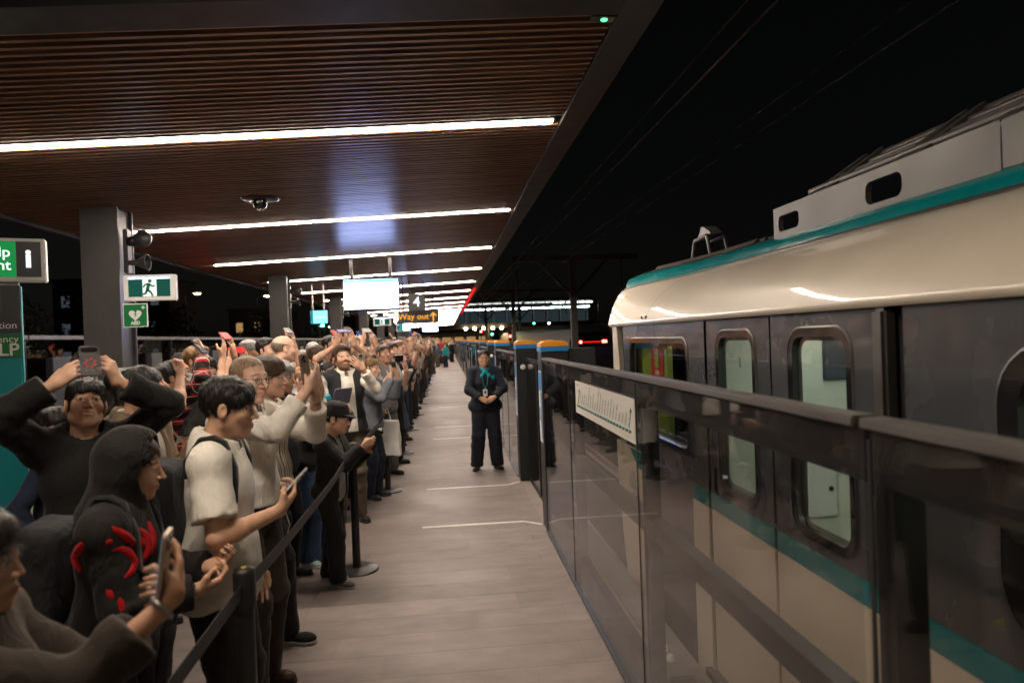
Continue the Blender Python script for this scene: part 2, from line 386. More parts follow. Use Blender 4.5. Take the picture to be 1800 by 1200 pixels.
def head_feat(V, hd):
    n = len(V); C = np.zeros((n, 4), np.float32); x = np.abs(V[:, 0]); y = V[:, 1]; z = V[:, 2]; w = hd.get('w', 1.0)
    tone = np.array(hd['skin']); sm = hd.get('smile', 0.0)
    def put(mask, col, a=1.0):
        m = np.clip(mask, 0, 1)*a; C[:, :3] = np.where((m >= np.maximum(C[:, 3], 1e-3))[:, None], np.array(col), C[:, :3]); C[:, 3] = np.maximum(C[:, 3], m)
    face = y > .045
    hc = np.array(hd.get('hair_col', (.02, .015, .012)))
    if hd.get('beard'):
        lim = -.030-.45*np.clip(x-.030, 0, .04)*(y > .03)+.035*np.clip((.03-y)/.03, 0, 1)
        jawm = np.clip((lim-z)/.014, 0, 1)*np.clip((y+.005)/.01, 0, 1)*(z > -.13)*np.clip((np.hypot(x/.024, (z+.066)/.010)-.9)*4, 0, 1)*np.where((z > -.052) & (x < .018), 0, 1)
        put(jawm*(.75+.25*wav(V.astype(np.float32), 1, (300, 300, 300), 3)), hc*1.1+tone*.08, hd['beard'])
        put(((np.abs(z+.05) < .006) & (x < .028) & (y > .07))*1.0, hc*1.1+tone*.08, hd['beard'])
    lip = 1.4-np.hypot(x/(.0245+sm*.005), (z+.0645-.35*sm*x*x/.024)/.0085); put(np.clip(lip*2, 0, 1)*(y > .07), tone*np.array([.85, .5, .5]), .8)
    if hd.get('open', 0) or sm > .7:
        put(((np.abs(z+.0645-.25*sm*x*x/.02) < .0032) & (x < .020) & (y > .07))*1.0, (.62, .57, .5), .9)
    br = 1-np.abs(z-.0265-.004*np.sin(x/.05*3.1))/.0052; put(np.clip(br*2, 0, 1)*((x > .013) & (x < .05*w) & (y > .05)), hc*.9+tone*.06, .85)
    sq = hd.get('squint', 0.0)
    ey = 1-np.hypot((x-.031*w)/.0150, (z-.0045)/(.0072*(1-.6*sq))); put((ey > 0)*(y > .068)*1.0, (.50, .46, .42))
    ir = np.hypot((V[:, 0]-np.sign(V[:, 0])*.031*w-hd.get('gaze', 0)*.005), z-.0045) < .0066; put((ir & (ey > -.1) & (y > .068))*1.01, (.018, .012, .01))
    lash = (np.abs(ey) < .2)*(z > .003)*(y > .062); put(lash*1.0, (.03, .02, .018), .75)
    ns = (np.hypot(x-.0065, (z+.040)/.8) < .0042) & (y > .085); put(ns*1.0, tone*.25, .9)
    return C
def hair_sdf(hd):
    st = hd['hair']; w = hd.get('w', 1.0); seed = hd.get('seed', 1)
    def f(P):
        c = cranium(P, hd); x = np.abs(P[:, 0]); y = P[:, 1]; z = P[:, 2]
        j = wav(P, 1, (150, 150, 45), seed)*.006; big = wav(P, 1, (45, 45, 30), seed+5)*.006
        if st == 'buzz':
            d = c-.0022; cut = np.maximum(.030-y, z-(.078-5*x*x)); d = smax(d, -cut, .006); d = smax(d, -np.maximum(-.002-y, z-.005), .004); return smax(d, -.062-z, .004)
        if st == 'bald':   # ring of short hair
            d = c-.004; d = smax(d, -np.maximum(.004-y, z-.03), .006); d = smax(d, z-.045-.25*(-y), .012); return smax(d, -.062-z, .004)
        if st == 'thin':
            d = c-.005; cut = np.maximum(.012-y, z-(.098-5*x*x)); d = smax(d, -cut, .010); d = smax(d, -np.maximum(-.002-y, z-.005), .004); return smax(d, -.062-z, .004)
        th = {'short': .013, 'swept': .017, 'fringe': .017, 'curly': .026, 'long': .016, 'bun': .010, 'bob': .02, 'spiky': .016}[st]
        top = np.clip((z-.02)/.08, 0, 1)
        d = c-(th*(.45+.75*top)+big+j*.7)
        hz = {'short': .070, 'swept': .080, 'fringe': .036, 'curly': .055, 'long': .072, 'bun': .074, 'bob': .05, 'spiky': .07}[st]
        if st == 'fringe': d = smin(d, ell(P, (0, .058, .064), (.056, .036, .038))-j, .02)
        if st == 'swept': d = smin(d, ell(P, (.005, .058, .098), (.05, .034, .02))-j, .02)
        if st == 'spiky': d = smin(d, ell(P, (0, .03, .112), (.055, .055, .022))-j*1.6, .02)
        if st == 'curly': d = smin(d, ell(P, (0, .0, .07), (.088, .10, .075))-wav(P, 1, (80, 80, 80), seed)*.008, .02)
        edge = hz-7.0*x*x+1.8*j+.006*np.sin(P[:, 0]*55+seed)
        cut = np.maximum(.028-y-.6*np.clip(x-.05, 0, 1), z-edge)
        if st in ('long', 'bob', 'bun'):
            L = {'long': -.27, 'bob': -.12, 'bun': -.05}[st]
            if st != 'bun':
                s = cone(np.stack([x, y, z], 1), (.062, -.030, .02), (.078, -.035, L+.03), .030, .022)
                bk = cone(P, (0, -.085, 0), (0, -.095, L), .045, .035)
                bk = np.minimum(bk, cone(np.stack([x, y, z], 1), (.03, -.08, 0), (.055, -.075, L), .038, .026))
                d = smin(d, smin(s, bk, .02)+j+big, .015)
            else:
                d = smin(d, ell(P, (0, -.118, .03), (.035, .03, .035))+j, .012)
            cut2 = np.maximum(.018-y, z-edge)
            d = smax(d, -np.maximum(cut, -1), .006)
            d = smax(d, -cut2, .006)
            return smax(d, -np.maximum(np.maximum(-.01-y, z+.0), x-.068), .006)
        d = smax(d, -cut, .005)
        sb = {'fringe': -.03}.get(st, -.012)
        d = smax(d, -np.maximum(-.004-y+.25*j, z-sb), .004)               # in front of and below the ear
        d = smax(d, -(np.maximum(np.abs(y+.012)-.017, np.maximum(z-.022, .07-x))), .004)
        nape = -.062+1.5*j
        return smax(d, nape-z, .006)
    return f

def strands(v, q, n, seed, style):
    """fine locks combed over the hair mass, lifting off at their ends"""
    g = np.random.default_rng(seed); fi = g.integers(0, len(q), n); Q = v[q[fi]]; w = g.dirichlet((1, 1, 1, 1), n)[:, :, None]; P = (Q*w).sum(1)
    nr = np.cross(Q[:, 2]-Q[:, 0], Q[:, 3]-Q[:, 1]); nr /= np.linalg.norm(nr, axis=1)[:, None]+1e-9
    out = P-np.array([0, -.014, .03]); nr = np.where(((nr*out).sum(1) < 0)[:, None], -nr, nr)
    crown = np.array([0, -.03, .13]); fl = P-crown; fl = fl/(np.linalg.norm(fl, axis=1)[:, None]+1e-9)+np.array([0, .15, -.55])+g.normal(0, .28, (n, 3))
    if style == 'curly': fl = fl*.4+g.normal(0, 1.0, (n, 3))
    fl -= nr*(fl*nr).sum(1)[:, None]; fl /= np.linalg.norm(fl, axis=1)[:, None]+1e-9
    L = g.uniform(.014, .040, n)*(1.6 if style in ('long', 'bob') else .55 if style in ('buzz', 'bald') else 1.0); sd = np.cross(fl, nr); wd = g.uniform(.0006, .0016, n); lf = g.uniform(.0005, .0055, n)
    pts = []
    for k, t in enumerate((0, .4, .75, 1.0)):
        c = P+fl*(L*t)[:, None]+nr*(lf*t*1.2-.001-.010*t*t*L/.03*.6)[:, None]; ww = wd*(1-.75*t)
        pts += [c-sd*ww[:, None], c+sd*ww[:, None]]
    V = np.stack(pts, 1).reshape(-1, 3); b = np.arange(n)[:, None]*8
    F = np.concatenate([b+np.array([[0, 1, 3, 2]]), b+np.array([[2, 3, 5, 4]]), b+np.array([[4, 5, 7, 6]])])
    return V, F
# ---- hands
FING = [(.087, .030, .044, .026, .020, .0078), (.091, .010, .049, .030, .021, .0080), (.086, -.011, .045, .028, .020, .0077), (.077, -.030, .035, .021, .018, .0069)]
GRIP = {'side': [(14, 24, 28), (12, 24, 28), (14, 26, 28), (18, 28, 28)], 'phone': [(10, 14, 8)]*4, 'wrap': [(35, 55, 30), (40, 55, 30), (45, 55, 30), (50, 55, 30)], 'relaxed': [(18, 28, 15), (22, 32, 18), (26, 36, 20), (30, 38, 20)],
        'fist': [(75, 90, 50)]*4, 'flat': [(5, 8, 5)]*4, 'pinch': [(45, 50, 25), (50, 50, 25), (60, 60, 30), (65, 60, 30)], 'clasp': [(45, 55, 25)]*4}
THUMB = {'side': [(.018, .026, .006), (.042, .050, .030), (.050, .062, .056), (.044, .058, .076)], 'phone': [(.018, .026, .006), (.046, .050, .020), (.078, .050, .040), (.100, .040, .050)], 'wrap': [(.018, .026, .006), (.045, .045, .025), (.072, .035, .045), (.088, .015, .052)],
         'relaxed': [(.018, .026, .006), (.050, .050, .015), (.082, .054, .024), (.105, .050, .030)], 'fist': [(.018, .026, .006), (.045, .042, .028), (.072, .026, .045), (.078, .000, .05)],
         'flat': [(.018, .026, .004), (.048, .055, .008), (.078, .066, .012), (.10, .07, .014)], 'pinch': [(.018, .026, .006), (.05, .042, .028), (.080, .034, .044), (.10, .024, .054)], 'clasp': [(.018, .026, .006), (.045, .045, .025), (.072, .035, .045), (.088, .015, .052)]}
def hand_prims(wr, f, n, right, grip, sc=1.0):
    f = unit(f); n = np.asarray(n, float); n = unit(n-f*n.dot(f)); s = np.cross(f, n) if right else np.cross(n, f)
    def W(a, b, c): return wr+(f*a+s*b+n*c)*sc
    pr = []
    for i, (bx, by, l1, l2, l3, r) in enumerate(FING):
        pr.append((W(.004, by*.62, 0), W(bx, by, 0), .0165*sc, .0118*sc, .012))
        p = W(bx, by, 0); ang = 0; dsp = unit(f+s*(by*2.4))
        for L, a, rr0, rr1 in zip((l1, l2, l3), GRIP[grip][i], (r+.0012, r+.0002, r-.0006), (r+.0002, r-.0006, r-.0014)):
            ang += R(a); q = p+(dsp*math.cos(ang)+n*math.sin(ang))*L*sc
            pr.append((p, q, rr0*sc, rr1*sc, .0035)); p = q
    T = [W(*t) for t in THUMB[grip]]
    pr.append((T[0], T[1], .0165*sc, .0135*sc, .012)); pr.append((T[1], T[2], .0118*sc, .0100*sc, .004)); pr.append((T[2], T[3], .0098*sc, .0078*sc, .003))
    pr.append((W(.012, .012, .002), W(.06, -.012, .003), .016*sc, .016*sc, .014))
    return pr, (f, n, s)

def ik(S, Wt, l1, l2, hint):
    S = np.asarray(S, float); Wt = np.asarray(Wt, float); d = Wt-S; L = np.linalg.norm(d); mx = (l1+l2)*.995
    if L > mx: Wt = S+d/L*mx; d = Wt-S; L = mx
    u = d/L; a = (l1*l1-l2*l2+L*L)/(2*L); hgt = math.sqrt(max(l1*l1-a*a, 0)); h = np.asarray(hint, float); h = unit(h-u*h.dot(u))
    return S+u*a+h*hgt, Wt

SKIN = {'pale': (.66, .42, .31), 'fair': (.62, .38, .265), 'light': (.58, .345, .225), 'tan': (.44, .245, .145), 'brown': (.25, .125, .07), 'deep': (.10, .05, .032)}
def figure(spec, h=1.0):
    """builds the meshes of one person in its own frame (feet on z=0, faces +Y) -> list of (part name, mesh, material, colour)
    plus the hand frames and head frame"""
    S = spec; Ht = S.get('height', 1.72); s = Ht/1.75; fem = S.get('fem', 0); wt = S.get('weight', 1.0); child = S.get('child', 0)
    q = S.get('q', 1.0)*h            # resolution factor
    hd = dict(S['head']); hd.setdefault('fem', fem); hd.setdefault('skin', SKIN[S.get('skin', 'light')]); hd.setdefault('child', child)
    hs = (1.0 if not child else 1.0/s*.95) * (0.97 if fem else 1.0)   # head scale relative to s
    hsc = (s*hs if not child else .95)*1.01
    # --- spine
    lean, side, twist = [R(a) for a in S.get('spine', (2, 0, 0))]
    U = rotm('Z', twist)@rotm('Y', side)@rotm('X', -lean)    # upper body rotation about pelvis
    pel = np.array([0, 0, .95*s])
    def up(p): return pel+U@(np.asarray(p, float)*s-pel)
    sw = (.166 if not fem else .148)*(.5+.5*wt)
    shz = S.get('shrug', 0)
    SH = {1: up((sw, 0, 1.415+shz)), -1: up((-sw, 0, 1.415+shz))}
    nk = up((0, -.012, 1.47)); hc_up = up((0, .02, 1.62+(.035 if child else 0)))
    hy, hp, hr = [R(a) for a in hd.get('pose', (0, 0, 0))]   # yaw (+ = own left), pitch (+ = up), roll
    HR = rotm('Z', hy)@rotm('X', hp)@rotm('Y', hr)
    base = nk+np.array([0, 0, .015*s]);  # neck pivot
    hc = base+HR@(np.array([0, .035, .138])*hsc)+ (hc_up-hc_up)*0
    HRt = HR
    parts = []
    # --- body mesh: head + arms
    hf = head_sdf(hd)
    pieces = []; feats = []
    hh = .0034*q
    v, f4 = net(hf, (-.105, -.13, -.225), (.105, .135, .135), hh)
    ft = head_feat(v, hd) if q < 3.6 else head_feat(v, hd)
    vw = (v*hsc)@HRt.T+hc
    pieces.append((vw, f4)); feats.append(ft)
    arms = S['arms']; hands = {}
    ua, fa = .285*s, .255*s; E = {}; WR = {}
    for sd in (1, -1):
        a = arms['R' if sd > 0 else 'L']
        E[sd], WR[sd] = ik(SH[sd], np.asarray(a['w'], float), ua, fa, a.get('e', (.35*sd, -.5, -1)))
        fd = a.get('f'); fd = unit(WR[sd]-E[sd]) if fd is None else unit(fd)
        pr, fr = hand_prims(WR[sd], fd, a.get('n', (-sd, 0, 0)), sd > 0, a.get('g', 'relaxed'), s*(.95 if fem else 1.0)*(.95 if not child else 1.0))
        hands[sd] = (WR[sd], *fr)
        th = (.043 if not fem else .037)*s*(.4+.6*wt)
        def af(P, sd=sd, pr=pr, th=th):
            d = cone(P, SH[sd], E[sd], th*1.08, th*.92)
            m = E[sd]+(WR[sd]-E[sd])*.28
            d = smin(d, cone(P, E[sd], m, th*.90, th*.94), .02); d = smin(d, cone(P, m, WR[sd], th*.92, th*.56), .02)
            hn = None
            for a0, b0, r0, r1, k in pr:
                c = cone(P, a0, b0, r0, r1); hn = c if hn is None else smin(hn, c, k)
            return smin(d, hn, .018)
        ptsA = np.array([E[sd], WR[sd]]+[p[1] for p in pr]); short = S['top'].get('sleeve', 1.0) < .75
        if short: ptsA = np.vstack([ptsA, SH[sd]])
        else: ptsA = np.vstack([ptsA[1:], WR[sd]+(E[sd]-WR[sd])*.5])
        lo = ptsA.min(0)-.06; hi = ptsA.max(0)+.06
        v, f4 = net(af, lo, hi, .0048*q, .01)
        pieces.append((v, f4)); feats.append(np.zeros((len(v), 4), np.float32))
    # --- trunk under the clothes, joins head and arms
    def core(P):
        d = cone(P, up((0, 0, .98)), up((0, -.01, 1.30)), .09*s, .10*s); d = smin(d, cone(P, SH[1], SH[-1], .042*s, .042*s), .04)
        d = smin(d, cone(P, up((0, -.01, 1.3)), nk+[0, 0, .03], .09*s, .05*s), .04)
        for sd in (1, -1): d = smin(d, cone(P, SH[sd], E[sd], .036*s, .030*s), .03); d = smin(d, cone(P, E[sd], E[sd]+(WR[sd]-E[sd])*.6, .030*s, .026*s), .02)
        return d
    pc = np.array([up((0, 0, .9)), nk+[0, 0, .05], SH[1], SH[-1], E[1], E[-1], E[1]*.4+WR[1]*.6, E[-1]*.4+WR[-1]*.6])
    v, f4 = net(core, pc.min(0)-.12, pc.max(0)+.12, .017); pieces.append((v, f4)); feats.append(np.zeros((len(v), 4), np.float32))
    # --- legs
    hipx = .084*s; st = S.get('stance', ((.10, .0), (-.10, .0)))
    FT = {1: np.array([st[0][0]*s, st[0][1]*s, .085*s]), -1: np.array([st[1][0]*s, st[1][1]*s, .085*s])}
    HP = {1: np.array([hipx, 0, .92*s]), -1: np.array([-hipx, 0, .92*s])}
    KN = {}
    for sd in (1, -1):
        KN[sd], FT[sd] = ik(HP[sd], FT[sd], .43*s, .415*s, (0.05*sd, 1, 0))
    bt = S.get('bottom', {}); kind = bt.get('kind', 'trousers')
    if kind in ('shorts', 'skirt'):
        def lf(P):
            d = None
            for sd in (1, -1):
                m = KN[sd]+(FT[sd]-KN[sd])*.3+np.array([0, -.012, 0])
                c = smin(smin(cone(P, HP[sd], KN[sd], .08*s, .055*s), cone(P, KN[sd], m, .052*s, .056*s), .03), cone(P, m, FT[sd], .056*s, .036*s), .03)
                d = c if d is None else np.minimum(d, c)
            return d
        v, f4 = net(lf, (-.3*s, -.25*s, .03), (.3*s, .3*s, .75*s), .009*q)
        pieces.append((v, f4)); feats.append(np.zeros((len(v), 4), np.float32))
    parts.append(('body', to_mesh('body', pieces, feats), 'skin', hd['skin']))
    # --- hair
    if hd.get('hair') and hd['hair'] != 'none':
        hf2 = hair_sdf(hd); zl = {'long': -.34, 'bob': -.18}.get(hd['hair'], -.10)
        v, f4 = net(hf2, (-.13, -.17, zl), (.13, .13, .175), .0042*q, .012)
        pcs = [((v*hsc)@HRt.T+hc, f4)]
        if q < 1.6 and len(v): sv, sf = strands(v, f4, int(3400/q**2), S.get('seed', 1), hd['hair']); pcs.append(((sv*hsc)@HRt.T+hc, sf))
        if len(v): parts.append(('hair', to_mesh('hair', pcs), 'hair', hd.get('hair_col', (.02, .015, .012))))
    # --- garments
    Ui = U.T
    def torso(P, e, wide=0.0):
        Qp = ((P-pel.astype(np.float32))@U.astype(np.float32))/s+np.array([0, 0, .95], np.float32)   # to the straight frame
        d = ell(Qp, (0, .004, 1.285), ((.152 if not fem else .134)*wt**.5+e, (.108+.012*fem)*wt**.7+e, .20))
        d = smin(d, ell(Qp, (0, .012*wt, 1.08), ((.142 if not fem else .124)*wt+e, (.106*wt**1.3)+e, .18)), .05)
        d = smin(d, ell(Qp, (0, -.008, .935), ((.165 if not fem else .172)*wt**.8+e, .122*wt**.8+e, .13)), .05)
        if fem:
            Qx = Qp.copy(); Qx[:, 0] = np.abs(Qx[:, 0]); d = smin(d, ell(Qx, (.068, .085, 1.265), (.062*wt**.5+e*.7, .055*wt**.6+e, .062)), .04)
        Qx = Qp.copy(); Qx[:, 0] = np.abs(Qx[:, 0])
        d = smin(d, cone(Qx, (.03, -.018, 1.462), (sw, -.002, 1.418+shz), .052+e, .055+e), .05)
        d = smin(d, cone(Qp, (0, -.03, 1.40), (0, -.035, 1.495), .075+e, .058+e), .05)
        return d*s, Qp
    seed0 = S.get('seed', 3)
    def sleeve(P, sd, e, frac, flare=0.0):
        th = (.043 if not fem else .037)*s*(.4+.6*wt); tot = frac*(ua+fa)
        d = None
        if tot <= ua:
            end = SH[sd]+(E[sd]-SH[sd])*(tot/ua); d = cone(P, SH[sd], end, th*1.12+e, th*1.0+e+flare)
            d = smax(d, (P-end.astype(np.float32))@unit(E[sd]-SH[sd]).astype(np.float32), .006)
        else:
            end = E[sd]+(WR[sd]-E[sd])*min((tot-ua)/fa, 1.0)
            d = cone(P, SH[sd], E[sd], th*1.12+e, th*.95+e); d2 = cone(P, E[sd], end, th*.95+e, th*(.95-.25*min(1, (tot-ua)/fa))+e*.8+flare)
            cu = (P-end.astype(np.float32))@unit(WR[sd]-E[sd]).astype(np.float32); d2 = d2-.0035*np.clip((cu+.055)/.008, 0, 1)
            d2 = smax(d2, cu, .005)
            d = smin(d, d2, .02)
        # folds, strongest at the elbow
        g = np.exp(-((P-E[sd].astype(np.float32))**2).sum(1)/(.10*s)**2)
        ax = unit(WR[sd]-SH[sd]).astype(np.float32); t = P@ax
        return d+(.3+1.3*g)*.0032*np.sin(t*70+6*wav(P, 1, (16, 16, 16), seed0+sd))
    def garment(g, nm):
        e = g.get('ease', .013); hem = g.get('hem', .86); fr = g.get('sleeve', 1.0)
        def f(P):
            d, Qp = torso(P, e)
            z = Qp[:, 2]
            hang = np.clip((1.18-z)/.3, 0, 1); d = d-g.get('loose', .020)*hang*s
            fold = wav(Qp, 1, (34, 34, 11), seed0+1)*.005*(.35+hang)+wav(Qp, 1, (15, 15, 26), seed0+2)*.005*np.exp(-((z-1.03)/.09)**2)
            d = d+fold*g.get('folds', 1.0)*s
            if fr > 0:
                for sd in (1, -1): d = smin(d, sleeve(P, sd, e*.75, fr, g.get('flare', .004)), .03)
            else:
                for sd in (1, -1): d = smax(d, -cone(P, SH[sd], SH[sd]+(SH[sd]-nk)*.6, .06*s, .09*s), .01)
            d = smax(d, (hem+.005*wav(Qp, 1, (9, 9, 2), seed0+4)-z)*s, .006)
            # neck opening
            ncr = g.get('neck', .084 if g.get('collar') else .066)*s; no = cone(P, nk-np.array([0, 0, .01])*s+U@np.array([0, .012, 0]), nk+U@np.array([0, .03, .25]), ncr, ncr+.05*s)
            d = smax(d, -no, .006)
            if g.get('collar'): d = d-.0035*s*np.clip((.018-np.abs(Qp[:, 0]))/.006, 0, 1)*(Qp[:, 1] > 0)
            if g.get('vneck'):
                vn = np.maximum(np.abs(Qp[:, 0])-.42*(z-(1.47-g['vneck'])), .02-Qp[:, 1]); d = smax(d, -vn*s, .005)
            if g.get('open'):     # open front: the two sides part towards the hem
                o = g['open']; wdt = o[0]+(o[1]-o[0])*np.clip((1.45-z)/.55, 0, 1)
                sl = np.maximum(np.abs(Qp[:, 0])-wdt, .03-Qp[:, 1]); d = smax(d, -sl*s, .006)
            return d
        pts = np.array([SH[1], SH[-1], nk+[0, 0, .06]]+[E[1], E[-1]]+([WR[1], WR[-1]] if fr > .55 else [])+[up((.2, .16, hem)), up((-.2, -.16, hem)), up((.2*wt, .18*wt, 1.0)), up((-.2*wt, -.17, 1.0)), up((.2, .16, 1.3)), up((-.2, -.16, 1.3))])
        v, f4 = net(f, pts.min(0)-.09, pts.max(0)+.09, .0085*q, .02)
        return to_mesh(nm, [(v, f4)])
    for g in S['top'].get('layers', [S['top']]):
        parts.append((g.get('name', 'shirt'), garment(g, 'garment'), g.get('mat', 'cloth'), g['col']))
        if g.get('collar'):
            c0 = nk+U@np.array([0, .006, .012])*s; axn = unit(U@np.array([0, -.10, 1.0]))
            def cf(P):
                qv = (P-c0.astype(np.float32))@U.astype(np.float32)/s; zz = qv[:, 2]; rr = np.hypot(qv[:, 0], (qv[:, 1]-.12*zz)*.95)
                an = np.abs(np.arctan2(qv[:, 0], qv[:, 1])); hgt = g.get('ch', .038)
                tilt = zz+.35*qv[:, 1]
                d = np.abs(rr-(.071-.12*tilt+g.get('cw', 0)))-.0035; d = np.maximum(d, np.maximum(tilt-hgt, -.030-tilt-.03*(an < .9))); d = np.maximum(d, (.17-an)*.06)
                # folded-over leaf
                o = np.abs(rr-(.0775+.35*np.clip(hgt-tilt, 0, .1)+g.get('cw', 0)))-.0035; lowr = -.012-.028*np.exp(-((an-.45)/.35)**2); o = np.maximum(o, np.maximum(tilt-hgt, lowr-tilt)); o = np.maximum(o, (.20+.0*an-an)*.06)
                return np.minimum(d, o)*s
            v, f4 = net(cf, c0-.14, c0+.14, .0042*q, .01)
            if len(v): parts.append(('collar', to_mesh('collar', [(v, f4)]), g.get('mat', 'cloth'), g['col']))
        if g.get('hood'):
            up_h = g['hood'] == 'up'
            def hf3(P):
                if up_h:
                    qv = ((P-hc.astype(np.float32))@HRt.astype(np.float32))/hsc
                    o = ell(qv, (0, -.018, .030), (.112, .132, .138)); o = smin(o, cone(qv, (0, -.03, -.06), (0, -.05, -.19), .100, .125), .05)
                    o = o+wav(qv, 1, (22, 22, 22), seed0)*.004
                    i = smin(ell(qv, (0, -.004, .028), (.099, .121, .124)), cone(qv, (0, .05, -.01), (0, .3, -.05), .085, .10), .02)
                    d = smax(o, -i, .008); d = smax(d, qv[:, 1]-.090+.16*(qv[:, 2]+.02), .006)
                    return d*hsc
                c = nk+U@np.array([0, -.055, .0])*s; qv = (P-c.astype(np.float32))@U.astype(np.float32)/s
                d = ell(qv, (0, -.035, -.015), (.115, .065, .065))+wav(qv, 1, (24, 24, 24), seed0)*.006
                Qx = qv.copy(); Qx[:, 0] = np.abs(Qx[:, 0]); d = smin(d, cone(Qx, (.075, -.01, .0), (.05, .125, -.075), .026, .018), .03)
                return smax(d, -ell(qv, (0, .055, .05), (.072, .075, .09)), .012)*s
            cc = hc if up_h else nk
            v, f4 = net(hf3, cc-np.array([.2, .25, .3]), cc+np.array([.2, .25, .2]), .007*q, .015)
            parts.append(('hood', to_mesh('hood', [(v, f4)]), g.get('mat', 'cloth'), g['col']))
    if kind in ('trousers', 'shorts', 'jeans'):
        e = bt.get('ease', .016); lowz = .05 if kind != 'shorts' else bt.get('low', .46)
        fl = bt.get('flare', .012)
        def tf(P):
            d = ell(P, (0, -.008*s, .93*s), (((.148 if not fem else .158)*wt**.8+e)*s, (.112*wt**.8+e)*s, .13*s))
            for sd in (1, -1):
                m = KN[sd]+(FT[sd]-KN[sd])*.35+np.array([0, -.008, 0])*s
                tw = wt**.6
                c = cone(P, HP[sd]+[0, 0, -.03*s], KN[sd], (.080*tw+e)*s, (.058*tw+e)*s)
                c = smin(c, cone(P, KN[sd], m, (.060*tw+e)*s, (.060*tw+e)*s), .03); c = smin(c, cone(P, m, FT[sd]-[0, 0, .01], (.060*tw+e)*s, (.046+e+fl)*s), .03)
                tt = P[:, 2]; g = np.exp(-((tt-KN[sd][2])/.09)**2)+.9*np.exp(-((tt-.10*s)/.07)**2)
                c = c+(.2+g)*.0034*np.sin(tt*58+7*wav(P, 1, (13, 13, 8), seed0+7+sd))+wav(P, 1, (26, 26, 6), seed0+9)*.004
                d = smin(d, c, .025)
            d = smax(d, P[:, 2]-(1.005*s), .005); return smax(d, lowz*s-P[:, 2], .006)
        allp = np.array([HP[1], HP[-1], KN[1], KN[-1], FT[1], FT[-1]])
        lo = allp.min(0)-.16*wt; hi = allp.max(0)+.16*wt; lo[2] = lowz*s-.04; hi[2] = 1.03*s
        v, f4 = net(tf, lo, hi, .0105*q, .02)
        parts.append((kind, to_mesh(kind, [(v, f4)]), bt.get('mat', 'cloth'), bt['col']))
    elif kind == 'skirt':
        lowz = bt.get('low', .30)
        def kf(P):
            t = np.clip((1.0*s-P[:, 2])/(.7*s), 0, 1); an = np.arctan2(P[:, 0], P[:, 1]); rad = (.15+.16*t+.02*t*np.sin(an*9+2*wav(P, 1, (6, 6, 3), 3)))*s
            d = (np.hypot(P[:, 0], P[:, 1]*1.12)-rad)*.8; d = smax(d, P[:, 2]-1.0*s, .006); return smax(d, lowz*s-P[:, 2], .006)
        v, f4 = net(kf, (-.4*s, -.4*s, lowz*s-.04), (.4*s, .4*s, 1.05*s), .0105*q, .02)
        parts.append(('skirt', to_mesh('skirt', [(v, f4)]), bt.get('mat', 'cloth'), bt['col']))
    # --- shoes
    sc_ = S.get('shoe', {'col': (.02, .02, .02)}); toe = S.get('toe', (12, 12))
    for sd in (1, -1):
        a = R(-sd*toe[0 if sd > 0 else 1]); c = FT[sd]; ca, sa = math.cos(a), math.sin(a); fs = s*(.9 if fem else 1.0)
        def sf(P):
            x = ((P[:, 0]-c[0])*ca+(P[:, 1]-c[1])*sa)/fs; y = (-(P[:, 0]-c[0])*sa+(P[:, 1]-c[1])*ca)/fs; z = P[:, 2]/fs
            qv = np.stack([x, y, z], 1).astype(np.float32)
            d = cone(qv, (0, -.045, .040), (0, .02, .042), .040, .042); d = smin(d, ell(qv, (0, .115, .030), (.046, .075, .036)), .03); d = smin(d, cone(qv, (0, -.015, .07), (0, -.01, .105), .042, .044), .02)
            d = smax(d, z-.115, .006); return smax(d, .004-z, .006)*fs
        def so(P):
            x = ((P[:, 0]-c[0])*ca+(P[:, 1]-c[1])*sa)/fs; y = (-(P[:, 0]-c[0])*sa+(P[:, 1]-c[1])*ca)/fs; z = P[:, 2]/fs
            qv = np.stack([x, y, z*0+.03], 1).astype(np.float32)
            d = smin(cone(qv, (0, -.045, .03), (0, .02, .03), .043, .043), ell(qv, (0, .112, .03), (.049, .083, .05)), .03)
            return np.maximum(d, np.abs(z-.012)-.012)*fs
        v, f4 = net(sf, (c[0]-.22, c[1]-.22, -.01), (c[0]+.22, c[1]+.24, .14), .007*q, .01)
        parts.append(('shoe', to_mesh('shoe', [(v, f4)]), sc_.get('mat', 'leather'), sc_['col']))
        if q < 2.4:
            v, f4 = net(so, (c[0]-.22, c[1]-.22, -.01), (c[0]+.22, c[1]+.24, .05), .007*q, .01)
            if len(v): parts.append(('sole', to_mesh('sole', [(v, f4)]), 'leather', sc_.get('sole', (.02, .02, .02))))
    fr = {'grip': {1: arms['R'].get('g', 'relaxed'), -1: arms['L'].get('g', 'relaxed')}, 'hc': hc, 'HR': HRt*hsc, 'hands': hands, 's': s, 'nk': nk, 'U': U, 'SH': SH, 'E': E, 'WR': WR}
    return parts, fr
def person(spec, loc, yaw, label, group=None, h=1.0):
    parts, fr = figure(spec, h)
    root = empty('person', (loc[0], loc[1], loc[2] if len(loc) > 2 else 0), yaw)
    tag(root, label, 'person', group)
    prev = None
    for nm, me, mat, col in parts:
        pr = root
        if nm == 'sole' and prev is not None: pr = prev
        o = link(nm, me, M[mat], pr, color=col)
        if nm == 'shoe': prev = o
        if nm == 'body': fr['body'] = o
        fr.setdefault('objs', {})[nm] = o
    fr['root'] = root; fr['Y'] = yaw; fr['loc'] = np.array([loc[0], loc[1], loc[2] if len(loc) > 2 else 0])
    return fr
def w2(fr, p):
    c, s = math.cos(fr['Y']), math.sin(fr['Y']); return np.array([c*p[0]-s*p[1], s*p[0]+c*p[1], p[2]])+fr['loc']
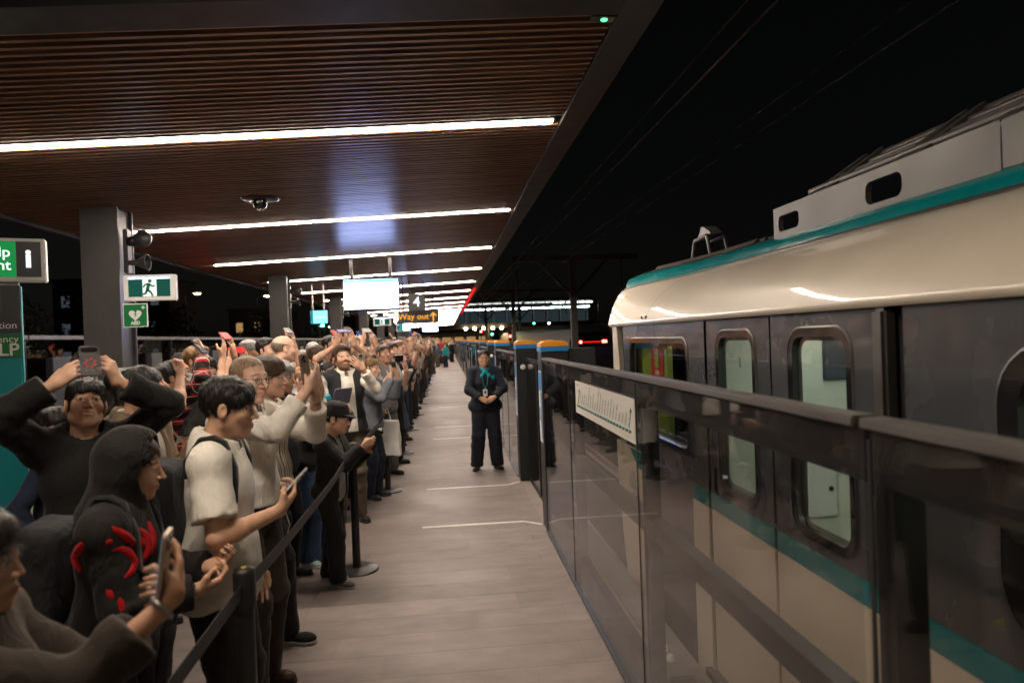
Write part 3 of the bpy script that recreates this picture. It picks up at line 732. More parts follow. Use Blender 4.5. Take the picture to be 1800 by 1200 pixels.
def r2(fr, v):
    c, s = math.cos(fr['Y']), math.sin(fr['Y']); return np.array([c*v[0]-s*v[1], s*v[0]+c*v[1], v[2]])
def mat_from(x, y, z, o):
    return Matrix([[x[0], y[0], z[0], o[0]], [x[1], y[1], z[1], o[1]], [x[2], y[2], z[2], o[2]], [0, 0, 0, 1]])
def glasses(fr, col=(.02, .02, .02), round_=True):
    hc, H = fr['hc'], fr['HR']; mb = MB()
    def T(p): return tuple(hc+H@np.array(p))
    for sx in (1, -1):
        ring = [T((sx*.034+.022*math.cos(a), .103-abs(.5*(.022*math.cos(a)*sx))*.25, .002+.019*math.sin(a))) for a in np.linspace(0, 2*math.pi, 17)]
        mb.tube(ring, .0016, 5, caps=False)
        mb.tube([T((sx*.055, .100, .006)), T((sx*.078, .07, .008)), T((sx*.082, -.01, .012))], .0016, 5)
    mb.tube([T((-.012, .104, .006)), T((0, .107, .008)), T((.012, .104, .006))], .0016, 5)
    return mb.build('glasses', M['dark_metal'], fr['root'])

# ---- things people hold
def phone(fr, sd, col, label, kind='phone', lift=.14, off=.032, size=(.074, .152, .0085), land=False, group=None):
    """a phone lying against the palm of hand sd; screen faces along the palm normal"""
    wr, f, n, s = fr['hands'][sd]; z = fr['s']
    if fr['grip'][sd] == 'side':
        C = wr+(f*.052+s*.048+n*.030)*z; c3 = unit(fr['hc']-C); x3 = unit(np.cross((0, 0, 1), c3)); y3 = np.cross(c3, x3)
        return make_phone(mat_from(r2(fr, x3), r2(fr, y3), r2(fr, c3), w2(fr, C)), col, label, size, group)
    c = w2(fr, wr+f*lift*z+n*off*z); X, Y, Z = r2(fr, s), r2(fr, f), r2(fr, n)
    if land: X, Y = Y, -X
    return make_phone(mat_from(X, Y, Z, c), col, label, size, group)
def make_phone(mw, col, label, size=(.074, .152, .0085), group=None, cams=3, screen='phone_screen', nm='phone', cat='phone'):
    w, hgt, t = size; root = empty(nm); root.matrix_world = mw
    b = MB().prism(rrect(-w/2, w/2, -hgt/2, hgt/2, .010 if w < .1 else .014), 'Z', -t/2, t/2).build('case', M['case'], root, color=col)
    MB().prism(rrect(-w/2+.003, w/2-.003, -hgt/2+.003, hgt/2-.003, .008), 'Z', t/2+.0002, t/2+.0008).build('screen', M[screen], root)
    if cams:
        bump = MB().prism(rrect(w/2-.040 if w < .1 else w/2-.02, w/2-.005, hgt/2-.042 if w < .1 else hgt/2-.02, hgt/2-.005, .006), 'Z', -t/2-.002, -t/2-.0001).build('camera_bump', M['case'], root, color=tuple(x*.6 for x in col))
        for cx, cy in ((.031, .013), (.031, .032), (.015, .0225))[:cams] if w < .1 else ():
            MB().lathe([(.0, -.0042), (.0072, -.0042), (.0078, -.0021)], (w/2-cx+.001, hgt/2-cy, -t/2+.0002), 12).build('lens', M['lens'], bump)
    tag(root, label, cat, group); return root
# ================================================================ materials of the place
def _tile():
    m, nt, b = nodes('tile')
    oi = N(nt, 'ShaderNodeObjectInfo'); tc = N(nt, 'ShaderNodeTexCoord'); ge = N(nt, 'ShaderNodeNewGeometry')
    mp0 = N(nt, 'ShaderNodeMapping'); mp0.inputs['Scale'].default_value = (1.5, 3.4, 1); nt.links.new(ge.outputs['Position'], mp0.inputs[0])
    n1 = N(nt, 'ShaderNodeTexNoise', i_Scale=2.2, i_Detail=6.0, i_Roughness=.62); nt.links.new(mp0.outputs[0], n1.inputs['Vector'])
    n2 = N(nt, 'ShaderNodeTexNoise', i_Scale=240.0, i_Detail=2.0); nt.links.new(ge.outputs['Position'], n2.inputs['Vector'])
    n3 = N(nt, 'ShaderNodeTexNoise', i_Scale=1.1, i_Detail=5.0); nt.links.new(ge.outputs['Position'], n3.inputs['Vector'])
    a = N(nt, 'ShaderNodeMapRange', i_From_Min=.3, i_From_Max=.7, i_To_Min=.80, i_To_Max=1.16); nt.links.new(n1.outputs[0], a.inputs[0])
    r = N(nt, 'ShaderNodeMapRange', i_To_Min=.92, i_To_Max=1.08); nt.links.new(oi.outputs['Random'], r.inputs[0])
    c = N(nt, 'ShaderNodeMapRange', i_From_Min=.35, i_From_Max=.65, i_To_Min=.88, i_To_Max=1.08); nt.links.new(n2.outputs[0], c.inputs[0])
    m1 = N(nt, 'ShaderNodeMath', operation='MULTIPLY'); nt.links.new(a.outputs[0], m1.inputs[0]); nt.links.new(r.outputs[0], m1.inputs[1])
    m2 = N(nt, 'ShaderNodeMath', operation='MULTIPLY'); nt.links.new(m1.outputs[0], m2.inputs[0]); nt.links.new(c.outputs[0], m2.inputs[1])
    mx = N(nt, 'ShaderNodeMix', data_type='RGBA', blend_type='MULTIPLY'); mx.inputs[0].default_value = 1; mx.inputs[6].default_value = (.200, .158, .146, 1)
    nt.links.new(m2.outputs[0], mx.inputs[7]); nt.links.new(mx.outputs[2], b.inputs['Base Color'])
    rr = N(nt, 'ShaderNodeMapRange', i_From_Min=.3, i_From_Max=.7, i_To_Min=.46, i_To_Max=.66); nt.links.new(n3.outputs[0], rr.inputs[0]); nt.links.new(rr.outputs[0], b.inputs['Roughness'])
    bp = N(nt, 'ShaderNodeBump', i_Strength=.12, i_Distance=.003); nt.links.new(n2.outputs[0], bp.inputs['Height']); nt.links.new(bp.outputs[0], b.inputs['Normal'])
_tile()
def _wood():
    m, nt, b = nodes('slat_wood')
    oi = N(nt, 'ShaderNodeObjectInfo'); ge = N(nt, 'ShaderNodeNewGeometry')
    mp0 = N(nt, 'ShaderNodeMapping'); mp0.inputs['Scale'].default_value = (2.0, 60, 60); nt.links.new(ge.outputs['Position'], mp0.inputs[0])
    n1 = N(nt, 'ShaderNodeTexNoise', i_Scale=1.0, i_Detail=6.0); nt.links.new(mp0.outputs[0], n1.inputs['Vector'])
    cr = N(nt, 'ShaderNodeValToRGB'); cr.color_ramp.elements[0].position = .3; cr.color_ramp.elements[0].color = (.17, .092, .058, 1); cr.color_ramp.elements[1].position = .72; cr.color_ramp.elements[1].color = (.38, .22, .14, 1)
    nt.links.new(n1.outputs[0], cr.inputs[0])
    r = N(nt, 'ShaderNodeMapRange', i_To_Min=.8, i_To_Max=1.2); nt.links.new(oi.outputs['Random'], r.inputs[0])
    mx = N(nt, 'ShaderNodeMix', data_type='RGBA', blend_type='MULTIPLY'); mx.inputs[0].default_value = 1
    nt.links.new(cr.outputs[0], mx.inputs[6]); nt.links.new(r.outputs[0], mx.inputs[7]); nt.links.new(mx.outputs[2], b.inputs['Base Color'])
    b.inputs['Roughness'].default_value = .28; b.inputs['Specular IOR Level'].default_value = .5
    bp = N(nt, 'ShaderNodeBump', i_Strength=.08, i_Distance=.002); nt.links.new(n1.outputs[0], bp.inputs['Height']); nt.links.new(bp.outputs[0], b.inputs['Normal'])
_wood()
plain('steel_grey', (.052, .049, .047), .42, var=.1, bump=.03, bscale=200)
plain('pocket', (.05, .048, .047), .45, var=.1)
plain('coping', (.13, .12, .115), .42, 0.3, var=.08)
plain('dark_metal', (.03, .03, .032), .38, .6)
plain('black', (.012, .012, .013), .45)
plain('matte_black', (.008, .008, .008), .8)
plain('white_paint', (.72, .70, .66), .5, var=.1, scale=14)
plain('line_paint', (.62, .59, .54), .5, var=.16, scale=20)
plain('ballast', (.045, .042, .038), .9, var=.4, scale=30, bump=.8, bscale=40)
plain('concrete', (.16, .15, .14), .8, var=.2, scale=3)
plain('grout', (.27, .22, .205), .8)
plain('belt', (.045, .042, .045), .75, bump=.3, bscale=160)
plain('silver', (.35, .34, .33), .35, .7)
plain('orange', (.85, .33, .015), .45, var=.05, emit=(1, .35, .01), estr=.0)
plain('blue_plastic', (.02, .22, .55), .4, var=.05)
plain('teal', (.001, .17, .185), .22, coat=.6, var=.05)
plain('cream', (.56, .495, .40), .40, coat=.6, var=.05, scale=3)
plain('train_grey', (.055, .06, .066), .26, coat=.5, var=.08, scale=3)
plain('train_silver', (.07, .063, .058), .45, .15, var=.08, scale=4)
plain('train_black', (.010, .010, .011), .18, coat=.5)
plain('frame_metal', (.10, .095, .085), .4, .5)
plain('interior_white', (.64, .66, .57), .45, var=.05)
plain('interior_floor', (.10, .11, .11), .5)
plain('lime', (.22, .26, .035), .45, var=.06)
plain('red_print', (.42, .015, .012), .4, var=.04)
plain('yellow_print', (.40, .32, .03), .4, var=.04)
plain('sign_green', (.005, .16, .045), .35, var=.04)
plain('sign_dark', (.03, .032, .036), .4, var=.05)
plain('sign_slate', (.045, .055, .075), .4, var=.05)
plain('sign_white', (.74, .74, .72), .4, var=.03)
plain('sign_teal', (.0, .24, .27), .4, var=.04)
plain('grey_text', (.23, .23, .23), .5)
plain('map_white', (.70, .67, .60), .35, var=.03)
plain('case_m', (.2, .2, .2), .4)
lamp('led', (1.0, .85, .70), 56.0)
lamp('led_rear', (1.0, .82, .62), 10.0)
lamp('led_far', (1.0, .95, .88), 4.0)
lamp('lit_green', (.012, .22, .05), .5)
lamp('lit_green_dim', (.02, .13, .09), .30)
lamp('lit_white', (.92, .95, .95), .55)
lamp('lit_dark', (.05, .052, .056), .8)
lamp('screen_white', (.42, .52, 1.0), 8.0)
lamp('screen_blue', (.12, .42, .75), 1.6)
lamp('phone_screen', (.30, .38, .5), .6)
lamp('cam_screen', (.75, .85, 1.0), 2.2)
lamp('amber', (1.0, .42, .02), .55)
lamp('lamp_warm', (1.0, .70, .32), 30.0)
lamp('lamp_white', (.95, .97, 1.0), 20.0)
lamp('lamp_green', (.05, 1.0, .45), 18.0)
lamp('lamp_red', (1.0, .03, .02), 26.0)
lamp('green_dot', (.05, 1.0, .15), 3.0)
lamp('red_strip', (1.0, .01, .008), .6)
lamp('window_warm', (1.0, .60, .22), .16)
lamp('window_cool', (.55, .68, .85), .03)
lamp('train_led', (.97, 1.0, .90), 3.6)
fabric('case', None, .4)
plain('lens', (.005, .005, .008), .1)
glass('screen_glass', (.955, .945, .93), 0, 1.5, .9)
glass('dark_glass', (.16, .155, .15), 0, 1.5, 1.0)
glass('clear_glass', (.72, .78, .74), 0, 1.5, 1.0)
def _beltm():
    m = M['belt']
_beltm()

# ================================================================ ground, platform
TILT = .043
def ceil_z(x): return 3.60+TILT*(x-.96)
tag(MB().box(-260, 260, -60, 420, -1.40, -1.15).build('ground', M['ballast']), kind='structure')
plat = tag(MB().box(-5.45, 1.24, -9, 90, -1.15, -.0022).build('platform', M['grout']), kind='structure')
MB().box(1.10, 1.28, -9, 90, -.0021, .002).build('edge_strip', M['concrete'], plat)
# tiles: 557 x 270 mm, running bond
TW, TD = .557, .27
def tile_mesh(w):
    mb = MB(); g = .0007; b = .0005
    x0, x1, y0, y1 = g, w-g, g, TD-g
    v = [(x0, y0, -.010), (x1, y0, -.010), (x1, y1, -.010), (x0, y1, -.010), (x0, y0, -b), (x1, y0, -b), (x1, y1, -b), (x0, y1, -b), (x0+b, y0+b, 0), (x1-b, y0+b, 0), (x1-b, y1-b, 0), (x0+b, y1-b, 0)]
    mb.add(v, [(0, 1, 5, 4), (1, 2, 6, 5), (2, 3, 7, 6), (3, 0, 4, 7), (4, 5, 9, 8), (5, 6, 10, 9), (6, 7, 11, 10), (7, 4, 8, 11), (8, 9, 10, 11)])
    return mb
full = tile_mesh(TW).mesh('tile'); full.materials.append(M['tile'])
XL, XR = -.97, .86
ntile = 0; rest = MB()
row = 0; y = -1.2
def add_rest(x0, x1, y):
    t = tile_mesh(x1-x0); rest.add([(a+x0, b+y, c) for a, b, c in t.v], t.f)
while y < 62:
    xs = []
    off = 0 if row % 2 else -TW/2
    x = XL+off+ (0.0)
    cuts = [XL]
    k = .70-TW*4+(0 if row % 2 == 0 else TW/2)
    while k < XR-.01:
        if k > XL+.03: cuts.append(k)
        k += TW
    cuts.append(XR)
    for a, b in zip(cuts[:-1], cuts[1:]):
        if 2.6 < y < 21.5 and ntile < 298:
            if abs(b-a-TW) < .002: me = full
            else:
                key = round(b-a, 3)
                if key not in M.setdefault('_t', {}): M['_t'][key] = tile_mesh(b-a).mesh('tile'); M['_t'][key].materials.append(M['tile'])
                me = M['_t'][key]
            link('floor_tile', me, None, plat, (a, y, 0)); ntile += 1
        elif y < 40: add_rest(a, b, y)
        else:
            pass
    if y < 40:
        k = XL-TW*(1 if row % 2 else .5)
        xx = XL
        while xx > -5.4:
            nx = max(k, -5.42); add_rest(nx, xx, y); xx = nx; k -= TW
    y += TD; row += 1
o = rest.build('tile_field', M['tile'], plat); o['kind'] = 'stuff'
o = MB().box(-5.42, XR, 40.2, 90, -.0021, 0).build('far_paving', M['tile'], plat)
# painted queue lines that bend to the door posts
DOORS = [6.44+5.8*k for k in range(-1, 11)]
for d in DOORS:
    for yy, s in ((d+.11, -1), (d+1.78, 1)):
        if yy < 2: continue
        w = .028
        P = [(-.29, yy), (.68, yy), (.845, yy+s*.14)]
        vs = []
        for i, (px, py) in enumerate(P): vs += [(px, py-w, .004), (px, py+w, .004)]
        tag(MB().add(vs, [(0, 2, 3, 1), (2, 4, 5, 3)]).build('floor_line', M['line_paint'], plat))
# track bed and rails
for tx in (2.72, 6.9, 11.1):
    for dx in (-.72, .72):
        tag(MB().prism([(tx+dx-.07, -1.15), (tx+dx+.07, -1.15), (tx+dx+.015, -1.13), (tx+dx+.035, -1.0), (tx+dx-.035, -1.0), (tx+dx-.015, -1.13)], 'Y', -20, 160).build('rail', M['silver']), kind='structure')

# ================================================================ canopy
can = empty('platform_canopy', (0, 20, 3.6)); tag(can, 'long station canopy with dark timber slat soffit over the platform', 'canopy')
def cpart(nm, mb, mat):
    o = mb.build(nm, mat, can); o.location = (0, -20, -3.6); return o
CX0, CX1, CY0, CY1 = -4.86, 1.03, 3.80, 86
def tilted(mb):      # follow the soffit's cross fall
    mb.v = [(x, y, z+TILT*(x-.96)) for x, y, z in mb.v]; return mb
cpart('roof_deck', tilted(MB().box(CX0-.15, 1.27, 3.5, CY1, 3.74, 3.95)), M['matte_black'])
cpart('fascia', tilted(MB().box(1.04, 1.26, 3.5, CY1, 3.585, 3.735)), M['steel_grey'])
cpart('back_fascia', tilted(MB().box(CX0-.14, CX0-.02, 3.5, CY1, 3.565, 3.735)), M['matte_black'])
cpart('end_beam', tilted(MB().box(CX0, 1.035, 3.50, 3.78, 3.575, 3.735)), M['black'])
LIGHTS = [5.74+3.97*k for k in range(20)]
PITCH = .088
sl = MB(); sl.box(CX0, CX1, -.0155, .0155, -.0, .055); sl.v = [(x, y, z+TILT*(x-.96)) for x, y, z in sl.v]
slm = sl.mesh('slat'); slm.materials.append(M['slat_wood'])
far = MB(); ns = 0; y = CY0+.03
while y < 80:
    dl = min(abs(y-l) for l in LIGHTS)
    if dl > .082:
        if ns < 205:
            link('slat', slm, None, can, (0, y-20, 0)); ns += 1
        else:
            far.add([(a, b+y, c) for a, b, c in [(CX0, -.019, 3.6+TILT*(CX0-.96)), (CX1, -.019, 3.6+TILT*(CX1-.96)), (CX1, .019, 3.6+TILT*(CX1-.96)), (CX0, .019, 3.6+TILT*(CX0-.96)),
                     (CX0, -.019, 3.65+TILT*(CX0-.96)), (CX1, -.019, 3.65+TILT*(CX1-.96)), (CX1, .019, 3.65+TILT*(CX1-.96)), (CX0, .019, 3.65+TILT*(CX0-.96))]], [(0, 3, 2, 1), (0, 1, 5, 4), (2, 3, 7, 6), (1, 2, 6, 5), (3, 0, 4, 7)])
    y += PITCH
plain('slat_far', (.17, .09, .055), .7, var=.2, spec=.2)
o = cpart('slat_field', far, M['slat_far']); o['kind'] = 'stuff'
# linear lights
ORD = ['first', 'second', 'third', 'fourth', 'fifth', 'sixth', 'seventh', 'eighth', 'ninth', 'tenth', 'eleventh', 'twelfth', 'thirteenth', 'fourteenth', 'fifteenth', 'sixteenth', 'seventeenth', 'eighteenth', 'nineteenth', 'twentieth']
for i, ly in enumerate(LIGHTS):
    t = empty('ceiling_light', (0, ly, 3.6)); tag(t, f'linear white light across the slat ceiling, {ORD[i]} from the canopy end beam', 'ceiling light', 'linear lights in the slat ceiling')
    hb = MB().box(-4.40, .985, -.060, .060, .004, .09); hb.v = [(x, y, z+TILT*(x-.96)) for x, y, z in hb.v]; hb.build('housing', M['dark_metal'], t)
    for a, b in ((-4.38, -1.80), (-1.775, .965)):
        d = MB().box(a, b, -.043, .043, -.006, .003); d.v = [(x, y, z+TILT*(x-.96)) for x, y, z in d.v]; d.build('diffuser', M['led'], t)
# the next canopy bay, behind the camera, with the same lights
c2 = empty('rear_canopy', (0, -8, 3.6)); tag(c2, 'second canopy bay on the other side of the dark end beam', 'canopy')
def c2part(nm, mb, mat): o = tilted(mb).build(nm, M[mat], c2); o.location = (0, 8, -3.6); return o
c2part('roof_deck', MB().box(CX0-.15, 1.27, -18, 3.38, 3.74, 3.95), 'matte_black'); c2part('fascia', MB().box(1.04, 1.26, -18, 3.38, 3.585, 3.735), 'steel_grey'); c2part('soffit', MB().box(CX0, 1.03, -18, 3.36, 3.61, 3.65), 'slat_wood')
REAR = [1.77-3.97*k for k in range(4)]
for i, ly in enumerate(REAR):
    t = empty('ceiling_light', (0, ly, 3.6)); tag(t, f'linear white light under the second canopy bay, {ORD[i]} from the end beam', 'ceiling light', 'linear lights in the rear canopy')
    hb = MB().box(-4.40, .985, -.060, .060, .004, .009); hb.v = [(x, y, z+TILT*(x-.96)) for x, y, z in hb.v]; hb.build('housing', M['dark_metal'], t)
    for a, b in (((-1.9, -.15),) if i == 0 else ((-4.38, -1.80), (-1.775, .965))):
        d = MB().box(a, b, -.043, .043, -.006, .003); d.v = [(x, y, z+TILT*(x-.96)) for x, y, z in d.v]; d.build('diffuser', M['led' if i == 0 else 'led_rear'], t)
# columns
for k in range(9):
    cy = 8.0+8.1*k
    t = empty('column', (-3.80, cy, 0)); tag(t, f'grey steel platform column holding up the canopy, {ORD[k]} from the help point', 'column', 'steel columns under the canopy')
    top = ceil_z(-3.8)-.002
    for yy in (0, .36): MB().bbox(-.20, .20, yy, yy+.035, .03, top, .006).build('flange', M['steel_grey'], t)
    MB().box(-.165, .165, .036, .359, .03, top-.01).build('web', M['steel_grey'], t)
    MB().bbox(-.25, .25, -.04, .44, .001, .032, .006).build('base_plate', M['dark_metal'], t)
# red glow strip: signal lamp under the fascia
t = MB().box(1.05, 1.12, 24, 48, 3.545, 3.562)
t = tag(tilted(t).build('signal_strip', M['red_strip']), 'red lit strip under the canopy fascia far along the platform', 'light')

# ================================================================ platform screen barrier
def section(y0, y1, posts, label, near=False):
    t = empty('glass_barrier', (.9, y0, 0)); tag(t, label, 'barrier')
    def P(nm, mb, mat):
        o = mb.build(nm, mat, t); o.location = (-.9, -y0, 0); return o
    P('coping', MB().bbox(.856, .918, y0, y1, 1.563, 1.587, .004), M['coping'])
    P('bottom_rail', MB().box(.892, .955, y0, y1, .003, .20), M['dark_metal'])
    P('middle_rail', MB().box(.892, .950, y0+.001, y1-.001, .85, .93), M['dark_metal'])
    P('top_rail', MB().box(.884, .960, y0+.001, y1-.001, 1.445, 1.560), M['black'])
    P('base_channel', MB().box(.846, .890, y0, y1, .002, .018), M['dark_metal'])
    ys = [y0]+posts+[y1]
    for a, b in zip(ys[:-1], ys[1:]):
        P('glass_pane', MB().box(.862, .874, a+.007, b-.007, .019, 1.557), M['screen_glass'])
    for p in posts+[y1-.03]:
        P('post', MB().box(.890, .958, p-.030, p+.030, .004, 1.542), M['dark_metal'])
        P('post_cover', MB().box(.858, .8615, p-.006, p+.006, .019, 1.543), M['black'])
    return t
section(-3.6, 1.36, [-2.1, -.4], 'glass platform barrier section beside the train window past the door jamb', True)
section(1.38, 6.16, [3.09, 4.82], 'glass platform barrier section carrying the white route map')
def door_post(yf, d, label):
    """header post of a platform door; yf = face towards the opening, d = +1 post lies beyond"""
    t = empty('door_post', (.98, yf, 0)); tag(t, label, 'door post', 'platform door posts')
    y0, y1 = (0, .26) if d > 0 else (-.26, 0)
    MB().bbox(-.122, .128, y0, y1, .002, 1.635, .006).build('casing', M['black'], t)
    MB().bbox(-.128, .134, y0-.003, y1+.003, 1.637, 1.685, .004).build('band', M['blue_plastic'], t)
    cap = MB().prism([(-.124, 1.687), (.130, 1.687), (.130, 1.715), (.09, 1.735), (0, 1.742), (-.09, 1.735), (-.124, 1.715)], 'Y', y0+.002, y1-.002)
    cap.build('cap', M['orange'], t)
    f = y0-.002
    MB().lathe([(0, -.012), (.030, -.010), (.034, 0)], (-.045, f, 1.41), 20, 'Y').build('sensor', M['sign_white'], t)
    st = MB().box(-.1265, -.1235, y0+.05, y1-.03, .80, 1.46).build('sticker', M['sign_white'], t)
    MB().box(-.1285, -.1268, y0+.055, y1-.035, 1.28, 1.45).build('sticker_head', M['blue_plastic'], st)
    MB().box(-.1285, -.1268, y0+.055, y0+.10, .84, 1.26).build('sticker_bar', M['blue_plastic'], st)
    MB().box(-.1285, -.1268, y1-.10, y1-.06, 1.0, 1.12).build('sticker_print', M['sign_dark'], st)
    MB().box(.135, .38, y0+.02, y1-.02, 1.50, 1.66).build('motor_box', M['sign_dark'], t)
    return t
for i, d in enumerate(DOORS[1:]):
    nm = ORD[i]
    door_post(d-.02, -1, f'door post with orange cap before the {nm} doorway past the route map')
    door_post(d+1.96, 1, f'door post with orange cap after the {nm} doorway past the route map')
    t = empty('platform_door', (.99, d, 0)); tag(t, f'closed sliding glass platform door in the {nm} doorway past the route map', 'platform door', 'sliding platform doors')
    for k in (0, 1):
        a = .0+k*.975; leaf = MB().box(-.012, .0, a+.03, a+.935, .04, 1.48).build('glass_pane', M['screen_glass'], t)
        fr = MB()
        fr.box(-.022, .014, a+.004, a+.028, .012, 1.52); fr.box(-.022, .014, a+.937, a+.962, .012, 1.52); fr.box(-.0215, .0135, a+.029, a+.936, .012, .038); fr.box(-.0215, .0135, a+.029, a+.936, 1.482, 1.519)
        fr.build('frame', M['dark_metal'], t)
    y0 = d+2.24; y1 = d+5.8-.30
    section(y0, y1, [y0+(y1-y0)*.36, y0+(y1-y0)*.68], f'glass platform barrier section just past the {nm} doorway after the route map')
# route map on the barrier glass
t = empty('route_map', (.8575, 4.53, 1.265)); tag(t, 'white route map panel with teal line on the barrier glass', 'route map')
MB().box(-.004, .0, -1.445, 0, 0, .21).build('panel', M['map_white'], t)
MB().box(-.0055, -.0042, -1.38, -.05, .042, .056).build('line', M['teal'], t)
STN = ['Tallawong', 'Rouse Hill', 'Kellyville', 'Bella Vista', 'Norwest', 'Hills Showground', 'Castle Hill', 'Cherrybrook', 'Epping', 'Macquarie University', 'Macquarie Park', 'North Ryde', 'Chatswood', 'Crows Nest', 'Victoria Cross', 'Barangaroo', 'Martin Place', 'Gadigal', 'Central', 'Waterloo', 'Sydenham']
for i, s in enumerate(STN):
    yy = -.09-i*(1.25/20)
    dotm = MB().lathe([(0, -.0022), (.0042, -.0022), (.0042, 0)], (-.0054, yy, .049), 10, 'X').build('stop_dot', M['map_white'], t)
    end = i in (0, 20)
    tm = text_mesh(s, .020, .0006, 'LEFT', bold=.0004); tm.materials.clear()
    o = link('station_name', tm, M['sign_white' if end else 'grey_text'], t)
    # text runs up and towards -Y, read from -X
    a = R(62); X = Vector((0, -math.cos(a), math.sin(a))); Z = Vector((-1, 0, 0)); Y = Z.cross(X)
    o.matrix_local = mat_from(X, Y, Z, (-.0062, yy-.002, .070))
    if end:
        e = MB().box(-.004, .100, -.012, .012, -.001, .0).build('name_plate', M['teal'], t); e.matrix_local = mat_from(X, Y, Z, (-.0046, yy-.002, .070))
text('heading', 'Metro', .018, M['grey_text'], t, (-.0046, -.08, .185), (R(90), 0, R(-90)), depth=.0006)
o = MB().box(-.0052, -.0044, -1.36, -1.26, .018, .0195).build('arrow', M['grey_text'], t)
# equipment behind the glass
t = empty('equipment_box', (1.06, 3.5, 0)); tag(t, 'small grey equipment box with two knobs behind the barrier glass', 'box')
MB().bbox(-.06, .06, -.35, .1, .0, .14, .008).build('casing', M['coping'], t)
for k in (-.18, -.08): MB().lathe([(0, .03), (.018, .026), (.022, 0)], (0, k, .141), 12).build('knob', M['sign_white'], t)

# ================================================================ opposite edge of the island platform
for k in range(9):
    y0 = 3.0+6.0*k; y1 = y0+5.98
    t = empty('back_barrier', (-5.2, y0, 0)); tag(t, f'tall glass barrier along the opposite platform edge, {ORD[k]} bay from the help point', 'barrier', 'glass barrier bays on the opposite edge')
    MB().bbox(-.05, .06, 0, y1-y0, 1.965, 2.02, .006).build('coping', M['coping'], t)
    MB().box(-.02, .03, 0, y1-y0, .003, .12).build('bottom_rail', M['dark_metal'], t)
    for j in range(4):
        a = j*1.495; MB().box(-.006, .006, a+.01, a+1.48, .125, 1.96).build('glass_pane', M['screen_glass'], t)
        MB().box(-.03, .03, a+1.481, a+1.494, .125, 1.962).build('mullion', M['dark_metal'], t)
    for j in range(6):
        a = .25+j*.98; MB().bbox(.10, .19, a, a+.44, .002, 1.73-(j % 3)*.012, .008).build('door_pocket', M['pocket'] if j % 2 else M['sign_dark'], t)
# ================================================================ metro train
tr = empty('metro_train', (2.72, 0, -1.0)); tag(tr, 'cream and teal metro train with grey window band at the platform', 'train')
def tp(nm, mb, mat, parent=None):
    o = mb.build(nm, M[mat] if isinstance(mat, str) else mat, parent or tr)
    if parent is None: o.location = (-2.72, 0, 1.0)
    return o
YB, YN = -15.0, 5.72
def nose(x, y, z):
    t = max(0.0, (y-3.9)/(YN-3.9)); h = max(0.0, (z-1.85)/.5)
    z2 = z-(.012*t+.05*t**8)*min(h, 1.4)
    k = min(1, max(0, (x-1.3)/1.4))
    if h > 0: x = 1.338+(x-1.338)*(1-.70*t**2.4*min(1, max(0, (2.72-x)/.95)))
    return (x+(.012*t**2+.03*t**8)*(1-k), y-(.05*h*t**6 if h > 0 else 0), z2)
def loft(prof, y0, y1, n, mirror=True):
    mb = MB(); ys = [y0]+[max(y0, 3.6)+(y1-max(y0, 3.6))*i/n for i in range(n+1)] if y0 < 3.6 else [y0+(y1-y0)*i/n for i in range(n+1)]
    m = len(prof); vs = []
    for yy in ys:
        for x, z in prof: vs.append(nose(x, yy, z))
    fs = [(i*m+j, i*m+j+1, (i+1)*m+j+1, (i+1)*m+j) for i in range(len(ys)-1) for j in range(m-1)]
    mb.add(vs, fs, True); return mb
cove = [(1.352, 1.835), (1.338, 1.85)]
for i in range(13):
    a = R(3+i*5.4); u_ = (i+.5)/12.5; cove.append((1.338+.365*(.62*(1-math.cos(a))/(1-math.cos(R(67.8)))+.38*u_), 1.85+.318*(.62*math.sin(a)/math.sin(R(67.8))+.38*u_)))
ex, ez = cove[-1]
for ys in (4.52,): tp('panel_seam', loft([(x-.0025, z) for x, z in cove[2:]], ys, ys+.006, 1), 'matte_black')
for ys in (4.47, 4.57): tp('panel_bolt', MB().lathe([(0, -.006), (.009, -.005), (.011, .004)], (1.338, ys, 1.885), 8, 'X'), 'sign_dark')
tp('cove_panel', loft(cove, YB, YN-.05, 14), 'cream')
tealp = [(ex+.004, ez+.006), (ex+.022, ez+.045), (1.757, 2.248), (1.80, 2.27)]
tp('roof_stripe', loft(tealp, YB, YN-.12, 14), 'teal')
tp('gutter', loft([(ex-.012, ez-.004), (ex-.006, ez+.012), (ex+.010, ez+.010)], YB, YN-.10, 14), 'frame_metal')
roofp = [(1.80, 2.271), (1.9, 2.30), (2.3, 2.36), (2.72, 2.37), (3.2, 2.36), (3.54, 2.316), (3.75, 2.2), (3.95, 2.05), (4.10, 1.85)]
tp('roof', loft(roofp, YB, YN-.18, 14), 'train_silver')
for k in range(7): tp('roof_rib', loft([(1.84+k*.06, 2.29+.010*k), (1.86+k*.06, 2.315+.010*k), (1.88+k*.06, 2.296+.010*k)], 3.9, 5.3, 8), 'train_silver')
tp('far_side', MB().box(4.06, 4.10, YB, 5.1, -.9, 1.86), 'train_grey')
